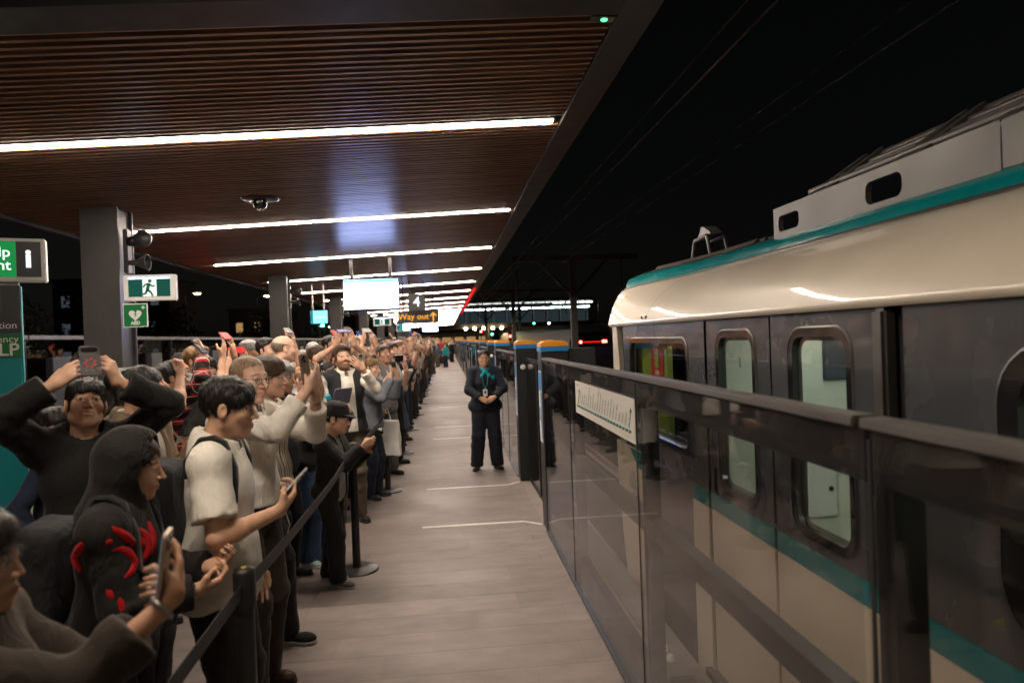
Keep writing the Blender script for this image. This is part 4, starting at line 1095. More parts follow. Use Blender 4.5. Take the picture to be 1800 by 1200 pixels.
# fairing along the roof with openings
def hole_panel(mb, y0, y1, z0, z1, hole, x0, x1, n=5):
    """vertical panel (plane across X) with one rounded opening"""
    a0, a1, b0, b1, r = hole; inn = rrect(a0, a1, b0, b1, r, n)
    cy, cz = (a0+a1)/2, (b0+b1)/2; out = []
    for (u, v) in inn:
        du, dv = u-cy, v-cz
        tt = min(((y1-cy) if du > 0 else (y0-cy))/du if abs(du) > 1e-6 else 1e9, ((z1-cz) if dv > 0 else (z0-cz))/dv if abs(dv) > 1e-6 else 1e9)
        out.append((cy+du*tt, cz+dv*tt))
    # snap nearest to the corners
    for c in ((y0, z0), (y1, z0), (y1, z1), (y0, z1)):
        i = min(range(len(out)), key=lambda q: (out[q][0]-c[0])**2+(out[q][1]-c[1])**2); out[i] = c
    m = len(inn)
    for X, rev in ((x0, False), (x1, True)):
        vs = [(X, u, v) for u, v in out]+[(X, u, v) for u, v in inn]
        fs = [(i, (i+1) % m, m+(i+1) % m, m+i) for i in range(m)]
        mb.add(vs, fs)
    mb.add([(x0, u, v) for u, v in inn]+[(x1, u, v) for u, v in inn], [(i, (i+1) % m, m+(i+1) % m, m+i) for i in range(m)])
    return mb
fz = 2.252
mb = MB(); hole_panel(mb, 3.10, 3.50, fz, 2.412, (3.24, 3.45, 2.282, 2.365, .03), 1.765, 1.792)
tp('roof_fairing', mb, 'train_silver')
mb = MB(); hole_panel(mb, 2.0, 3.098, fz, 2.412, (2.47, 2.70, 2.275, 2.37, .035), 1.765, 1.792)
tp('roof_fairing', mb, 'train_silver')
for a, b in ((-.5, 1.998), (-4, -.502), (-9, -4.002)): tp('roof_fairing', MB().bbox(1.765, 1.792, a, b, fz, 2.412, .004), 'train_silver')
for x, z, r in ((1.90, 2.47, .022), (1.97, 2.51, .018), (2.04, 2.55, .020), (2.11, 2.585, .028)):
    tp('roof_pipe', MB().tube([(x, 3.35-(x-1.9), z), (x, 1.0, z), (x, YB, z)], r, 8), 'train_silver')
tp('equipment_case', MB().bbox(2.2, 3.1, -14, 3.0, 2.38, 2.54, .02), 'train_grey')
for k, yy in enumerate((3.30, 3.18, 2.65, 2.56, 2.12, 2.02)):
    tp('clamp', MB().add([(1.80, yy, 2.413), (2.1, yy-.08, 2.625), (2.1, yy-.12, 2.625), (1.80, yy-.10, 2.413), (1.80, yy, 2.40), (2.1, yy-.08, 2.49), (2.1, yy-.12, 2.49), (1.80, yy-.10, 2.40)], [(0, 1, 2, 3), (4, 7, 6, 5), (0, 4, 5, 1), (2, 6, 7, 3), (0, 3, 7, 4), (1, 5, 6, 2)]), 'frame_metal')
tp('equipment_lamp', MB().bbox(1.84, 1.90, 3.28, 3.36, 2.29, 2.37, .01), 'silver')
# antenna bracket near the nose
mb = MB()
for xx in (2.0, 2.14):
    mb.tube([(xx, 5.36, 2.28), (xx, 5.27, 2.49)], .016, 6); mb.tube([(xx, 4.95, 2.34), (xx, 5.02, 2.50)], .016, 6); mb.tube([(xx, 5.27, 2.49), (xx, 5.02, 2.50)], .018, 6)
tp('antenna_bracket', mb, 'train_silver')
tp('antenna_fin', MB().prism([(5.30, 2.50), (5.0, 2.515), (5.05, 2.545), (5.15, 2.59), (5.19, 2.59), (5.23, 2.54)], 'X', 2.02, 2.12), 'train_silver')
# body side ------------------------------------------------------------
def side(nm, y0, y1, z0, z1, mat, x0=1.36, x1=1.385, b=.003):
    return tp(nm, MB().bbox(x0, x1, y0, y1, z0, z1, b), mat)
# window band cells with openings
def band(nm, y0, y1, hole, x0=1.365, z0=.925, z1=1.834):
    mb = MB(); hole_panel(mb, y0, y1, z0, z1, hole, x0, x0+.03); o = tp(nm, mb, 'train_grey'); return o
def window(y0, y1, z0, z1, r, x0, gasket=.022, lit=True):
    m1 = MB(); hole_panel(m1, y0-.002, y1+.002, z0-.002, z1+.002, (y0+gasket, y1-gasket, z0+gasket, z1-gasket, max(.02, r-gasket)), x0-.004, x0+.014)
    # rounded outer edge of the gasket: ring between two rounded rectangles
    ring = MB(); o_ = rrect(y0-.012, y1+.012, z0-.012, z1+.012, r+.012, 6); i_ = rrect(y0+gasket, y1-gasket, z0+gasket, z1-gasket, max(.02, r-gasket), 6); n = len(o_)
    ring.add([(x0-.004, u, v) for u, v in o_]+[(x0-.004, u, v) for u, v in i_], [(i, (i+1) % n, n+(i+1) % n, n+i) for i in range(n)])
    ring.add([(x0+.03, u, v) for u, v in i_]+[(x0-.004, u, v) for u, v in i_], [(i, (i+1) % n, n+(i+1) % n, n+i) for i in range(n)])
    ring.add([(x0+.002, u, v) for u, v in o_]+[(x0-.004, u, v) for u, v in o_], [(i, (i+1) % n, n+(i+1) % n, n+i) for i in range(n)])
    w = tp('window', ring, 'train_black')
    e = .007; a_ = rrect(y0-.012-e, y1+.012+e, z0-.012-e, z1+.012+e, r+.012+e, 6)
    fr = MB(); fr.add([(x0-.002, u, v) for u, v in a_]+[(x0-.006, u, v) for u, v in o_], [(i, (i+1) % n, n+(i+1) % n, n+i) for i in range(n)], True)
    fr.add([(x0+.004, u, v) for u, v in a_]+[(x0-.002, u, v) for u, v in a_], [(i, (i+1) % n, n+(i+1) % n, n+i) for i in range(n)], True)
    f = fr.build('frame', M['frame_metal'], w)
    f2 = MB(); i2 = rrect(y0+gasket+.016, y1-gasket-.016, z0+gasket+.016, z1-gasket-.016, max(.02, r-gasket-.016), 6)
    f2.add([(x0+.022, u, v) for u, v in i_]+[(x0+.028, u, v) for u, v in i2], [(i, (i+1) % n, n+(i+1) % n, n+i) for i in range(n)], True)
    f2.build('inner_frame', M['silver'], w)
    g = MB(); g.add([(x0+.012, u, v) for u, v in rrect(y0+.01, y1-.01, z0+.01, z1-.01, r, 6)], [tuple(range(28))]); g.build('pane', M['clear_glass'], w)
    return w
# cab: A pillar, side panel
tp('nose_pillar', MB().add([nose(1.352, 5.18, .95), nose(1.352, 5.55, .95), nose(1.352, 5.55, 1.835), nose(1.352, 5.38, 1.835), nose(1.39, 5.18, .95), nose(1.39, 5.55, .95), nose(1.39, 5.55, 1.835), nose(1.39, 5.38, 1.835)],
   [(0, 1, 2, 3), (4, 7, 6, 5), (0, 4, 5, 1), (1, 5, 6, 2), (2, 6, 7, 3), (3, 7, 4, 0)]), 'cream')
band('cab_panel', 3.525, 5.20, (3.80, 4.98, 1.08, 1.72, .07), 1.368)
window(3.79, 4.99, 1.07, 1.73, .08, 1.368)
side('cab_skirt', 3.76, 4.655, -.55, .922, 'train_black', 1.366)
side('cab_stripe', 3.522, 3.758, .835, .922, 'teal', 1.362)
side('cab_lower', 3.522, 3.758, -.55, .833, 'cream', 1.362)
# nose lower, cream with emblem
nl = MB(); pts = [(4.66, .922), (4.66, -.45), (5.15, -.45), (5.34, .1), (5.46, .6), (5.48, .922)]
nl.prism(pts, 'X', 1.362, 1.40); tp('nose_panel', nl, 'cream')
tl = MB().prism([(4.665, .92), (4.665, .80), (4.85, .80), (5.06, .92)], 'X', 1.358, 1.366); tp('nose_wedge', tl, 'teal')
e = tp('emblem', MB().prism([(5.02+.12*math.cos(a)*(1 if k % 2 else .62), .64+.13*math.sin(a)*(1 if k % 2 else .62)) for k, a in enumerate(np.linspace(R(-20), R(200), 15))], 'X', 1.358, 1.372), 'grey_text')
o = text('lettering', 'NSW', .15, M['grey_text'], tr, (1.3605-2.72, 5.02, .53+1.0), (R(90), 0, R(-90)), depth=.004, bold=.003)
# front of the nose (dark windscreen and cream chin)
fr = MB(); nx = 9
for (za, zb, ya, yb, nm) in ((-.5, .6, 5.58, 5.66, 0), (.6, 1.2, 5.66, 5.62, 0), (1.2, 1.85, 5.62, 5.50, 0), (1.85, 2.08, 5.50, 5.42, 0)):
    vs = []
    for i in range(nx):
        u = i/(nx-1); x = 1.46+u*2.5; bow = .25*(1-(2*u-1)**2)
        vs += [(x, ya+bow-.02, za), (x, yb+bow-.02, zb)]
    fr.add(vs, [(2*i, 2*i+2, 2*i+3, 2*i+1) for i in range(nx-1)], True)
tp('front_mask', fr, 'train_black')
# doors
def leaf(y0, y1, hy0, hy1, num):
    band('door_leaf', y0, y1, (hy0, hy1, .985, 1.755, .07), 1.374, .925, 1.832)
    side('door_stripe', y0+.001, y1-.001, .835, .923, 'teal', 1.372)
    side('door_lower', y0+.001, y1-.001, -.02, .833, 'cream', 1.372)
    w = window(hy0-.01, hy1+.01, .975, 1.765, .085, 1.374)
    if num:
        text('door_number', '1', .07, M['matte_black'], w, (1.385, hy0+(hy1-hy0)*.42, 1.62), (R(90), 0, R(-90)), depth=.001)
    for zz in (.99,): tp('door_handle', MB().bbox(1.366, 1.373, (y1-.07 if num else y0+.05), (y1-.05 if num else y0+.07), .93, 1.07, .003), 'frame_metal')
leaf(2.80, 3.505, 2.955, 3.355, True)
leaf(2.065, 2.785, 2.225, 2.615, False)
tp('door_seal', MB().box(1.380, 1.40, 2.786, 2.799, -.02, 1.83), 'matte_black')
tp('door_sill', MB().box(1.33, 1.42, 2.0, 3.56, -.10, -.03), 'frame_metal')
tp('sole_bar', MB().box(1.40, 1.46, YB, 5.3, -.75, -.10), 'train_grey')
tp('door_jamb', MB().bbox(1.348, 1.40, 1.995, 2.062, -.02, 1.832, .012), 'frame_metal')
tp('door_recess', MB().box(1.402, 1.43, 1.90, 2.02, -.02, 1.86), 'matte_black')
tp('door_jamb', MB().box(1.376, 1.40, 3.507, 3.520, -.02, 1.832), 'matte_black')
# body behind
band('body_panel', -.45, 1.93, (-.2, 1.56, 1.02, 1.70, .13), 1.368)
window(-.21, 1.57, 1.01, 1.71, .14, 1.368, .05)
side('body_stripe', -.45, 1.93, .835, .922, 'teal', 1.366)
side('body_lower', -.45, 1.93, -.5, .833, 'cream', 1.366)
side('body_rear_band', YB, -.452, .925, 1.834, 'train_grey', 1.368)
side('body_rear_stripe', YB, -.452, .835, .922, 'teal', 1.366)
side('body_rear_lower', YB, -.452, -.5, .833, 'cream', 1.366)
# saloon inside
tp('saloon_floor', MB().box(1.47, 4.05, YB+.1, 5.0, -.08, 0), 'interior_floor')
tp('saloon_ceiling', MB().box(1.441, 4.02, YB+.1, 4.9, 1.905, 1.918), 'interior_white')
tp('leak_blocker', MB().box(1.42, 1.44, YB+.1, 5.0, 1.80, 1.915), 'matte_black')  # unseen black strip, added to stop saloon light leaking out below the cove
tp('saloon_wall', MB().box(4.02, 4.05, YB+.1, 5.0, .01, 1.90), 'interior_white')
tp('saloon_end', MB().box(1.47, 4.0, 3.62, 3.66, .01, 1.90), 'interior_white')
for xx in (1.95, 3.3): tp('saloon_light', MB().box(xx, xx+.12, -6.0, 3.5, 1.885, 1.902), 'train_led')
tp('far_door', MB().bbox(3.97, 4.015, 2.1, 3.5, .02, 1.95, .01), 'sign_white')
tp('draught_screen', MB().bbox(1.56, 2.1, 1.86, 1.90, .05, 1.75, .01), 'interior_white')
tp('screen_edge', MB().bbox(1.50, 1.557, 1.85, 1.91, .05, 1.75, .012), 'lime')
tp('wall_screen', MB().bbox(2.08, 2.42, 3.60, 3.618, 1.48, 1.74, .006), 'sign_slate')
tp('wall_locker', MB().bbox(1.96, 2.14, 3.606, 3.618, .72, 1.06, .006), 'sign_white')
tp('wall_latch', MB().lathe([(0, -.012), (.012, -.01), (.014, 0)], (2.10, 3.605, .88), 10, 'Y'), 'sign_dark')
tp('wall_seam', MB().box(1.78, 1.785, 3.612, 3.619, .05, 1.88), 'grey_text')
tp('wall_skirting', MB().box(1.5, 3.9, 3.60, 3.619, .02, .5), 'coping')
pst = tp('wall_poster', MB().box(4.0, 4.014, .9, 1.9, 1.28, 1.72), 'sign_slate')
for k in range(3): tp('seat', MB().bbox(3.5, 3.98, -1.2+k*.62, -.62+k*.62, .40, .50, .03), 'lime'); tp('seat_back', MB().bbox(3.90, 3.99, -1.2+k*.62, -.62+k*.62, .52, 1.0, .03), 'lime')
tp('seat_panel', MB().bbox(1.70, 1.74, .95, 1.45, .05, 1.35, .02), 'lime')
tp('grab_pole', MB().tube([(2.4, 1.2, .02), (2.4, 1.2, 1.6), (2.2, 1.0, 1.80), (2.2, 1.0, 1.90)], .017, 8), 'yellow_print')
tp('grab_pole', MB().tube([(1.75, 1.46, 1.3), (1.75, 1.2, 1.72), (1.75, .2, 1.72)], .016, 8), 'silver')
# cab furniture: lime equipment case with fire sign
tp('cab_floor', MB().box(1.42, 2.3, 3.67, 5.2, .78, .80), 'interior_floor')
cp = tp('cab_panel_case', MB().bbox(1.436, 1.47, 4.34, 5.05, .9, 1.72, .006), 'lime')
tp('cab_back', MB().box(2.3, 2.34, 3.7, 4.95, .1, 2.0), 'interior_floor')
sg = tp('fire_sign', MB().box(1.431, 1.4345, 4.42, 4.69, 1.47, 1.68), 'red_print')
tp('fire_pictogram', MB().prism(rrect(4.51, 4.60, 1.535, 1.67, .02), 'X', 1.428, 1.4305), 'lime')
text('fire_text', 'FIRE', .045, M['map_white'], tr, (1.4295-2.72, 4.555, 1.502+1.0), (R(90), 0, R(-90)), depth=.001, bold=.001)
tp('cab_light', MB().box(1.46, 1.52, 3.75, 4.3, 1.88, 1.90), 'train_led')
tp('cab_console', MB().bbox(1.43, 1.60, 3.72, 4.25, .95, 1.14, .02), 'sign_dark')
# ================================================================ signs and fittings
# help point totem
t = empty('help_point', (-3.06, 5.02, 0), R(22)); tag(t, 'teal help point totem with green lit help sign on top', 'help point')
MB().bbox(-.25, .13, .0, .08, .002, 2.27, .012).build('pillar', M['sign_teal'], t)
p = MB().box(-.246, .126, -.006, -.001, 1.93, 2.262).build('information_panel', M['sign_dark'], t)
ip = MB().prism(rrect(-.16, .02, 2.06, 2.24, .02), 'Y', -.009, -.0065).build('icon_plate', M['steel_grey'], p)
text('icon', 'i', .19, M['sign_white'], p, (-.03, -.0105, 2.145), depth=.002, bold=.006)
text('lettering', 'Information', .066, M['sign_white'], p, (.105, -.0095, 1.985), depth=.002, align='RIGHT')
p = MB().box(-.246, .126, -.006, -.001, 1.765, 1.926).build('emergency_panel', M['sign_green'], t)
text('lettering', 'Emergency', .066, M['sign_white'], p, (.110, -.0085, 1.890), depth=.002, align='RIGHT')
text('lettering', 'HELP', .120, M['sign_white'], p, (.112, -.0085, 1.815), depth=.002, bold=.002, align='RIGHT')
p = MB().box(.02, .075, -.006, -.001, 1.325, 1.395).build('hearing_plate', M['blue_plastic'], t)
text('icon', '?', .06, M['sign_white'], p, (.047, -.0085, 1.36), depth=.002)
text('lettering', 'Information', .036, M['sign_white'], t, (.02, -.0035, 1.295), depth=.002)
b = MB().bbox(-.52, .29, -.05, .05, 2.285, 2.585, .008).build('sign_box', M['sign_white'], t)
MB().box(-.50, .118, -.054, -.051, 2.318, 2.562).build('help_face', M['lit_green'], b)
MB().box(.120, .262, -.054, -.051, 2.318, 2.562).build('information_face', M['sign_dark'], b)
for k, (s, z) in enumerate((('Help', 2.485), ('Point', 2.395))): text('lettering', s, .098, M['lit_white'], b, (.090, -.0565, z), depth=.002, bold=.001, align='RIGHT')
text('icon', 'i', .17, M['lit_white'], b, (.190, -.0565, 2.44), depth=.002, bold=.007)
MB().bbox(-.12, .12, .01, .045, 2.262, 2.290, .004).build('neck', M['silver'], t)
# litter bin / grey post next to it
t = empty('grey_cabinet', (-2.78, 5.35, 0)); tag(t, 'slim light grey cabinet standing behind the help point totem', 'cabinet')
MB().bbox(.0, .12, 0, .16, .002, 1.74, .006).build('casing', M['coping'], t); MB().box(.02, .10, -.003, -.0005, .3, 1.6).build('door', M['steel_grey'], t)
# exit sign on the first column
def exit_sign(x, y, z, label, w=.55, h=.285, lit=True):
    t = empty('exit_sign', (x, y, z)); tag(t, label, 'exit sign', 'running man exit signs')
    MB().bbox(0, w, 0, .07, 0, h, .008).build('housing', M['sign_white'], t)
    MB().box(.055, w-.055, -.004, -.001, .045, h-.045).build('green_face', M['lit_green_dim'], t)
    MB().box(w*.375, w*.64, -.007, -.0045, .048, h-.048).build('doorway', M['lit_white'], t)
    MB().box(.06, w-.06, -.006, -.0042, h-.043, h-.037).build('tube', M['screen_white'], t)
    c = w*.5; m = MB(); k = h/.285
    m.prism([(c+.01*k+.020*k*math.cos(a), .215*k+.02*k*math.sin(a)) for a in np.linspace(0, 6.283, 13)[:-1]], 'Y', -.010, -.0075)
    def bar(a, b, r):
        dx, dz = b[0]-a[0], b[1]-a[1]; L = math.hypot(dx, dz); nx, nz = -dz/L*r, dx/L*r
        m.prism([(c+(a[0]+nx)*k, (a[1]+nz)*k), (c+(a[0]-nx)*k, (a[1]-nz)*k), (c+(b[0]-nx)*k, (b[1]-nz)*k), (c+(b[0]+nx)*k, (b[1]+nz)*k)], 'Y', -.010, -.0075)
    bar((.0, .19), (-.02, .115), .018); bar((.0, .185), (.035, .155), .009); bar((.035, .155), (.06, .165), .008); bar((-.005, .185), (-.045, .175), .009); bar((-.045, .175), (-.06, .145), .008)
    bar((-.02, .12), (.02, .09), .012); bar((.02, .09), (.035, .05), .010); bar((-.02, .12), (-.04, .075), .012); bar((-.04, .075), (-.085, .07), .010)
    m.build('running_man', M['sign_green'], t); return t
exit_sign(-3.50, 7.86, 2.325, 'large running man exit sign on the first column by the help point')
exit_sign(-2.52, 24.3, 2.35, 'running man exit sign hung past the way out board', .62, .30)
exit_sign(-2.35, 33.0, 2.25, 'running man exit sign far down the platform', .7, .35)
t = empty('aed_sign', (-3.53, 7.90, 2.04)); tag(t, 'green AED heart sign under the exit sign', 'sign')
MB().bbox(0, .26, 0, .012, 0, .26, .002).build('plate', M['sign_white'], t)
MB().box(.010, .25, -.003, -.0005, .010, .25).build('face', M['sign_green'], t)
hm = [(.13+.0042*16*math.sin(a)**3, .135+.0042*(13*math.cos(a)-5*math.cos(2*a)-2*math.cos(3*a)-math.cos(4*a))) for a in np.linspace(0, 6.283, 33)[:-1]]
MB().prism(hm, 'Y', -.006, -.0035).build('heart', M['sign_white'], t)
MB().prism([(.14, .175), (.118, .137), (.133, .139), (.122, .100), (.148, .146), (.132, .144), (.150, .175)], 'Y', -.0085, -.0065).build('bolt', M['sign_green'], t)
text('lettering', 'AED', .05, M['sign_white'], t, (.13, -.0045, .045), depth=.002, bold=.002)
MB().box(.195, .235, -.0055, -.0035, .209, .221).build('cross', M['sign_white'], t); MB().box(.209, .221, -.0062, -.0056, .195, .235).build('cross', M['sign_white'], t)
# loudspeaker bracket on each column
for k in range(3):
    cy = 8.0+8.1*k; t = empty('speaker_bracket', (-3.595, cy+.16, 2.66)); tag(t, f'grey horn loudspeaker and camera bracket on the {ORD[k]} column from the help point', 'loudspeaker', 'loudspeaker brackets on the columns')
    MB().bbox(.0, .05, -.06, .06, .0, .50, .01).build('backplate', M['dark_metal'], t)
    MB().lathe([(.0, .0), (.03, .0), (.035, .08), (.09, .20), (.095, .20), (.0, .12)], (.05, -.02, .12), 16, 'X').build('horn', M['steel_grey'], t)
    MB().lathe([(.0, .0), (.05, .0), (.06, .06), (.03, .12), (.0, .13)], (.05, -.03, .36), 14, 'X').build('camera_housing', M['dark_metal'], t)
    MB().lathe([(.0, -.05), (.09, -.05), (.095, -.04), (.095, .0), (.0, .0)], (.23, -.06, .38), 18, 'Y').build('siren', M['sign_dark'], t)
# ceiling camera dome and green indicator
t = empty('camera_dome', (-2.06, 8.06, ceil_z(-2.06))); tag(t, 'dark security camera dome on the slat ceiling', 'camera dome')
MB().lathe([(.0, -.02), (.19, -.02), (.21, -.005), (.21, .0)], (0, 0, -.002), 24).build('plate', M['dark_metal'], t)
MB().lathe([(.0, -.13), (.04, -.122), (.07, -.10), (.08, -.06), (.08, -.021)], (0, 0, 0), 20).build('dome', M['train_black'], t)
t = empty('indicator_plate', (.97, 3.86, ceil_z(.97)-.004)); tag(t, 'small ceiling plate with a green light by the canopy corner', 'indicator light')
MB().bbox(-.08, .06, -.035, .035, -.012, .0, .003).build('plate', M['coping'], t); MB().lathe([(0, -.018), (.016, -.017), (.02, -.0125)], (0, 0, 0), 14).build('lens', M['green_dot'], t)
# departure screen
def monitor(x, y, z0, w, h, label, far=False):
    t = empty('departure_screen', (x, y, z0)); tag(t, label, 'screen', 'departure screens')
    b = MB().bbox(-w/2-.02, w/2+.02, 0, .16, -.02, h+.02, .012).build('housing', M['black'], t)
    MB().box(-w/2, w/2, -.004, -.001, 0, h).build('display', M['screen_white'], t)
    MB().box(-w/2+.002, w/2-.002, -.007, -.0045, h*.90, h-.002).build('title_bar', M['screen_blue'], t)
    if not far:
        text('lettering', 'Next service', .045, M['lit_white'], t, (-w*.33, -.009, h*.95), depth=.001)
        for k in range(3): MB().box(-w/2+.04, w/2-.04, -.0055, -.0045, h*(.22+.2*k), h*(.22+.2*k)+.002).build('rule', M['screen_blue'], t)
    for sx in (-1, 1): MB().bbox(sx*w*.36-.035, sx*w*.36+.035, .05, .12, h+.021, ceil_z(x)-z0-.002, .004).build('hanger', M['dark_metal'], t)
monitor(-1.47, 14.0, 2.46, 1.08, .59, 'white departure screen hung between the first lights and the platform number')
monitor(-.80, 36.0, 2.25, .78, .38, 'white departure screen far beyond the way out board', True)
# platform number and way out boards
t = empty('platform_sign', (-.81, 20.0, 2.66)); tag(t, 'dark hanging board with platform number 4', 'sign')
MB().bbox(-.25, .25, 0, .08, 0, .48, .01).build('board', M['sign_dark'], t); text('number', '4', .40, M['lit_white'], t, (0, -.003, .24), depth=.004, bold=.006)
for sx in (-.2, .2): MB().box(sx-.02, sx+.02, .02, .06, .481, ceil_z(-.81)-2.66).build('hanger', M['dark_metal'], t)
t = empty('way_out_sign', (-.81, 21.0, 2.31)); tag(t, 'slate board reading Way out in amber with an arrow', 'sign')
MB().bbox(-.62, .62, 0, .09, 0, .385, .012).build('board', M['sign_slate'], t)
text('lettering', 'Way out', .26, M['amber'], t, (-.15, -.003, .20), depth=.004, bold=.001)
MB().prism([(.43, .05), (.47, .05), (.47, .26), (.53, .20), (.555, .225), (.45, .335), (.345, .225), (.37, .20), (.43, .26)], 'Y', -.006, -.001).build('arrow', M['amber'], t)
for sx in (-.45, .45): MB().box(sx-.025, sx+.025, .02, .06, .386, ceil_z(-.81)-2.31).build('hanger', M['dark_metal'], t)
t = empty('station_sign', (-3.43, 19.0, 2.34)); tag(t, 'teal hanging station name board reading Sydenham', 'sign')
MB().bbox(-.22, .24, 0, .06, 0, .36, .008).build('board', M['sign_teal'], t); MB().box(-.14, .235, -.003, -.0005, .01, .35).build('face', M['screen_blue'], t)
text('lettering', 'Sydenham', .075, M['lit_white'], t, (.05, -.005, .18), depth=.002, bold=.001)
for sx in (-.15, .15): MB().box(sx-.015, sx+.015, .02, .05, .361, ceil_z(-3.4)-2.34).build('hanger', M['silver'], t)
t = empty('information_sign', (-1.85, 27.5, 2.2)); tag(t, 'small lit teal and white information board beyond the way out board', 'sign')
MB().bbox(0, .42, 0, .06, 0, .45, .01).build('board', M['sign_teal'], t); MB().box(.17, .41, -.003, -.0005, .02, .43).build('face', M['screen_white'], t)
for sx in (.08, .34): MB().box(sx-.012, sx+.012, .02, .05, .451, ceil_z(-1.6)-2.2).build('hanger', M['silver'], t)

# ================================================================ retractable belt barrier
BX = -.75
ST = [-.15, 2.49, 5.45, 8.25, 11.0, 13.8, 16.6, 19.4, 22.2, 25.0, 27.8, 30.6, 33.4]
def stanchion(x, y, nxt, i):
    t = empty('belt_stanchion', (x, y, 0)); tag(t, f'black belt barrier post on a round base, {ORD[i]} in the row along the crowd', 'barrier post', 'belt barrier posts along the crowd')
    MB().lathe([(.0, .028), (.05, .027), (.16, .014), (.172, .006), (.172, .001), (0, .001)], (0, 0, 0), 36).build('base', M['dark_metal'], t)
    MB().lathe([(.034, .026), (.031, .04), (.031, .86)], (0, 0, 0), 20).build('post', M['black'], t)
    h = MB().lathe([(.036, .86), (.038, .87), (.038, .985), (.032, 1.0), (.0, 1.002)], (0, 0, 0), 20).build('head', M['black'], t)
    MB().prism(rrect(-.008, .008, -.014, .014, .003), 'Z', 1.0025, 1.0035).build('head_label', M['yellow_print'], h)
    if nxt is not None:
        dx, dy = nxt[0]-x, nxt[1]-y; L = math.hypot(dx, dy); n = 12; vs = []
        for k in range(n+1):
            u = .04/L+(1-.08/L)*k/n; sag = -.035*4*u*(1-u); tw = .002*math.sin(k)
            px, py = dx*u, dy*u; nx, ny = -dy/L*.0012, dx/L*.0012
            vs += [(px-nx+tw, py-ny, .905+sag), (px+nx+tw, py+ny, .905+sag), (px+nx+tw, py+ny, .957+sag), (px-nx+tw, py-ny, .957+sag)]
        fs = []
        for k in range(n):
            for a, b in ((0, 1), (1, 2), (2, 3), (3, 0)): fs.append((4*k+a, 4*k+b, 4*k+4+b, 4*k+4+a))
        MB().add(vs, fs).build('belt', M['belt'], t)
for i, y in enumerate(ST):
    x = BX+.012*math.sin(i*2.1); nx = (BX+.012*math.sin((i+1)*2.1), ST[i+1]) if i+1 < len(ST) else None
    stanchion(x, y, nx, i)

# ================================================================ beyond the platform
# overhead line portals
plain('gantry_steel', (.22, .21, .20), .6, .2)
def portal(y, x0, x1, z, legs, label):
    t = empty('line_portal', (x0, y, -1.15)); tag(t, label, 'gantry', 'overhead line gantries')
    MB().box(0, x1-x0, -.12, .12, z+1.0, z+1.3).build('beam', M['gantry_steel'], t)
    for lx in legs:
        MB().box(lx-x0-.17, lx-x0+.17, -.15, .15, 0, z+1.0).build('leg', M['gantry_steel'], t)
        for s in (-1, 1):
            m = MB(); m.tube([(lx-x0+s*.1, 0, z-.8), (lx-x0+s*1.9, 0, z+1.05)], .09, 6); m.build('brace', M['gantry_steel'], t)
    for hx in (x0+.2, x1-.9): MB().tube([(hx-x0, 0, z+1.1), (hx-x0, 0, z-1.1)], .06, 6).build('drop_arm', M['gantry_steel'], t)
portal(36, 3.63, 10.4, 5.9, [6.85], 'dark steel overhead line gantry with braced leg nearest the train nose')
portal(62, 3.2, 12.0, 6.0, [6.2], 'dark steel overhead line gantry behind the first gantry')
portal(88, 3.0, 14, 6.0, [5.2, 9.6], 'dark two legged overhead line gantry before the footbridge')
for k, (x, z) in enumerate(((3.55, 5.2), (3.75, 5.75), (6.0, 5.5), (6.2, 6.0))):
    tag(MB().tube([(x, -20, z), (x, 36, z-.05), (x+.1, 62, z), (x-.2, 100, z)], .014, 5).build('overhead_wire', M['gantry_steel']), ['lower overhead wire above the near track', 'upper overhead wire above the near track', 'lower overhead wire above the second track', 'upper overhead wire above the second track'][k], 'wire', 'overhead wires')
# footbridge
t = empty('footbridge', (2, 110, -1.15)); tag(t, 'long glazed station footbridge with lit ceiling strips across the tracks', 'footbridge')
MB().box(-14, 22.4, 0, 5, 4.6, 5.3).build('deck', M['sign_dark'], t)
MB().box(-14, 22.4, -.3, 5.3, 8.6, 9.1).build('roof', M['sign_dark'], t)
MB().box(-14, 22.3, 4.8, 4.9, 5.3, 8.6).build('back_wall', M['window_cool'], t)
for k in range(17): MB().box(-14+k*2.2, -12.2+k*2.2, .0, .04, 5.32, 8.58).build('pane', M['clear_glass'], t)
for k in range(17): MB().box(-12.19+k*2.2, -12.01+k*2.2, -.05, .1, 5.3, 8.6).build('mullion', M['black'], t)
for zz, yy, w in ((8.45, .3, .22), (7.75, 2.4, .16)):
    for k in range(9): MB().box(1.2+k*2.35, 3.3+k*2.35, yy, yy+.2, zz-w, zz).build('light_strip', M['led_far'] if zz > 8 else M['lamp_white'], t)
for k in range(5): MB().lathe([(0, -.25), (.22, -.15), (.22, .15), (0, .25)], (1.2+k*1.45, -.4, 4.55), 10).build('underside_lamp', M['lamp_warm'], t)
for k in (4.5, 9.5, 18.0): MB().box(k, k+.6, 1, 2, 0, 4.6).build('pier', M['steel_grey'], t)
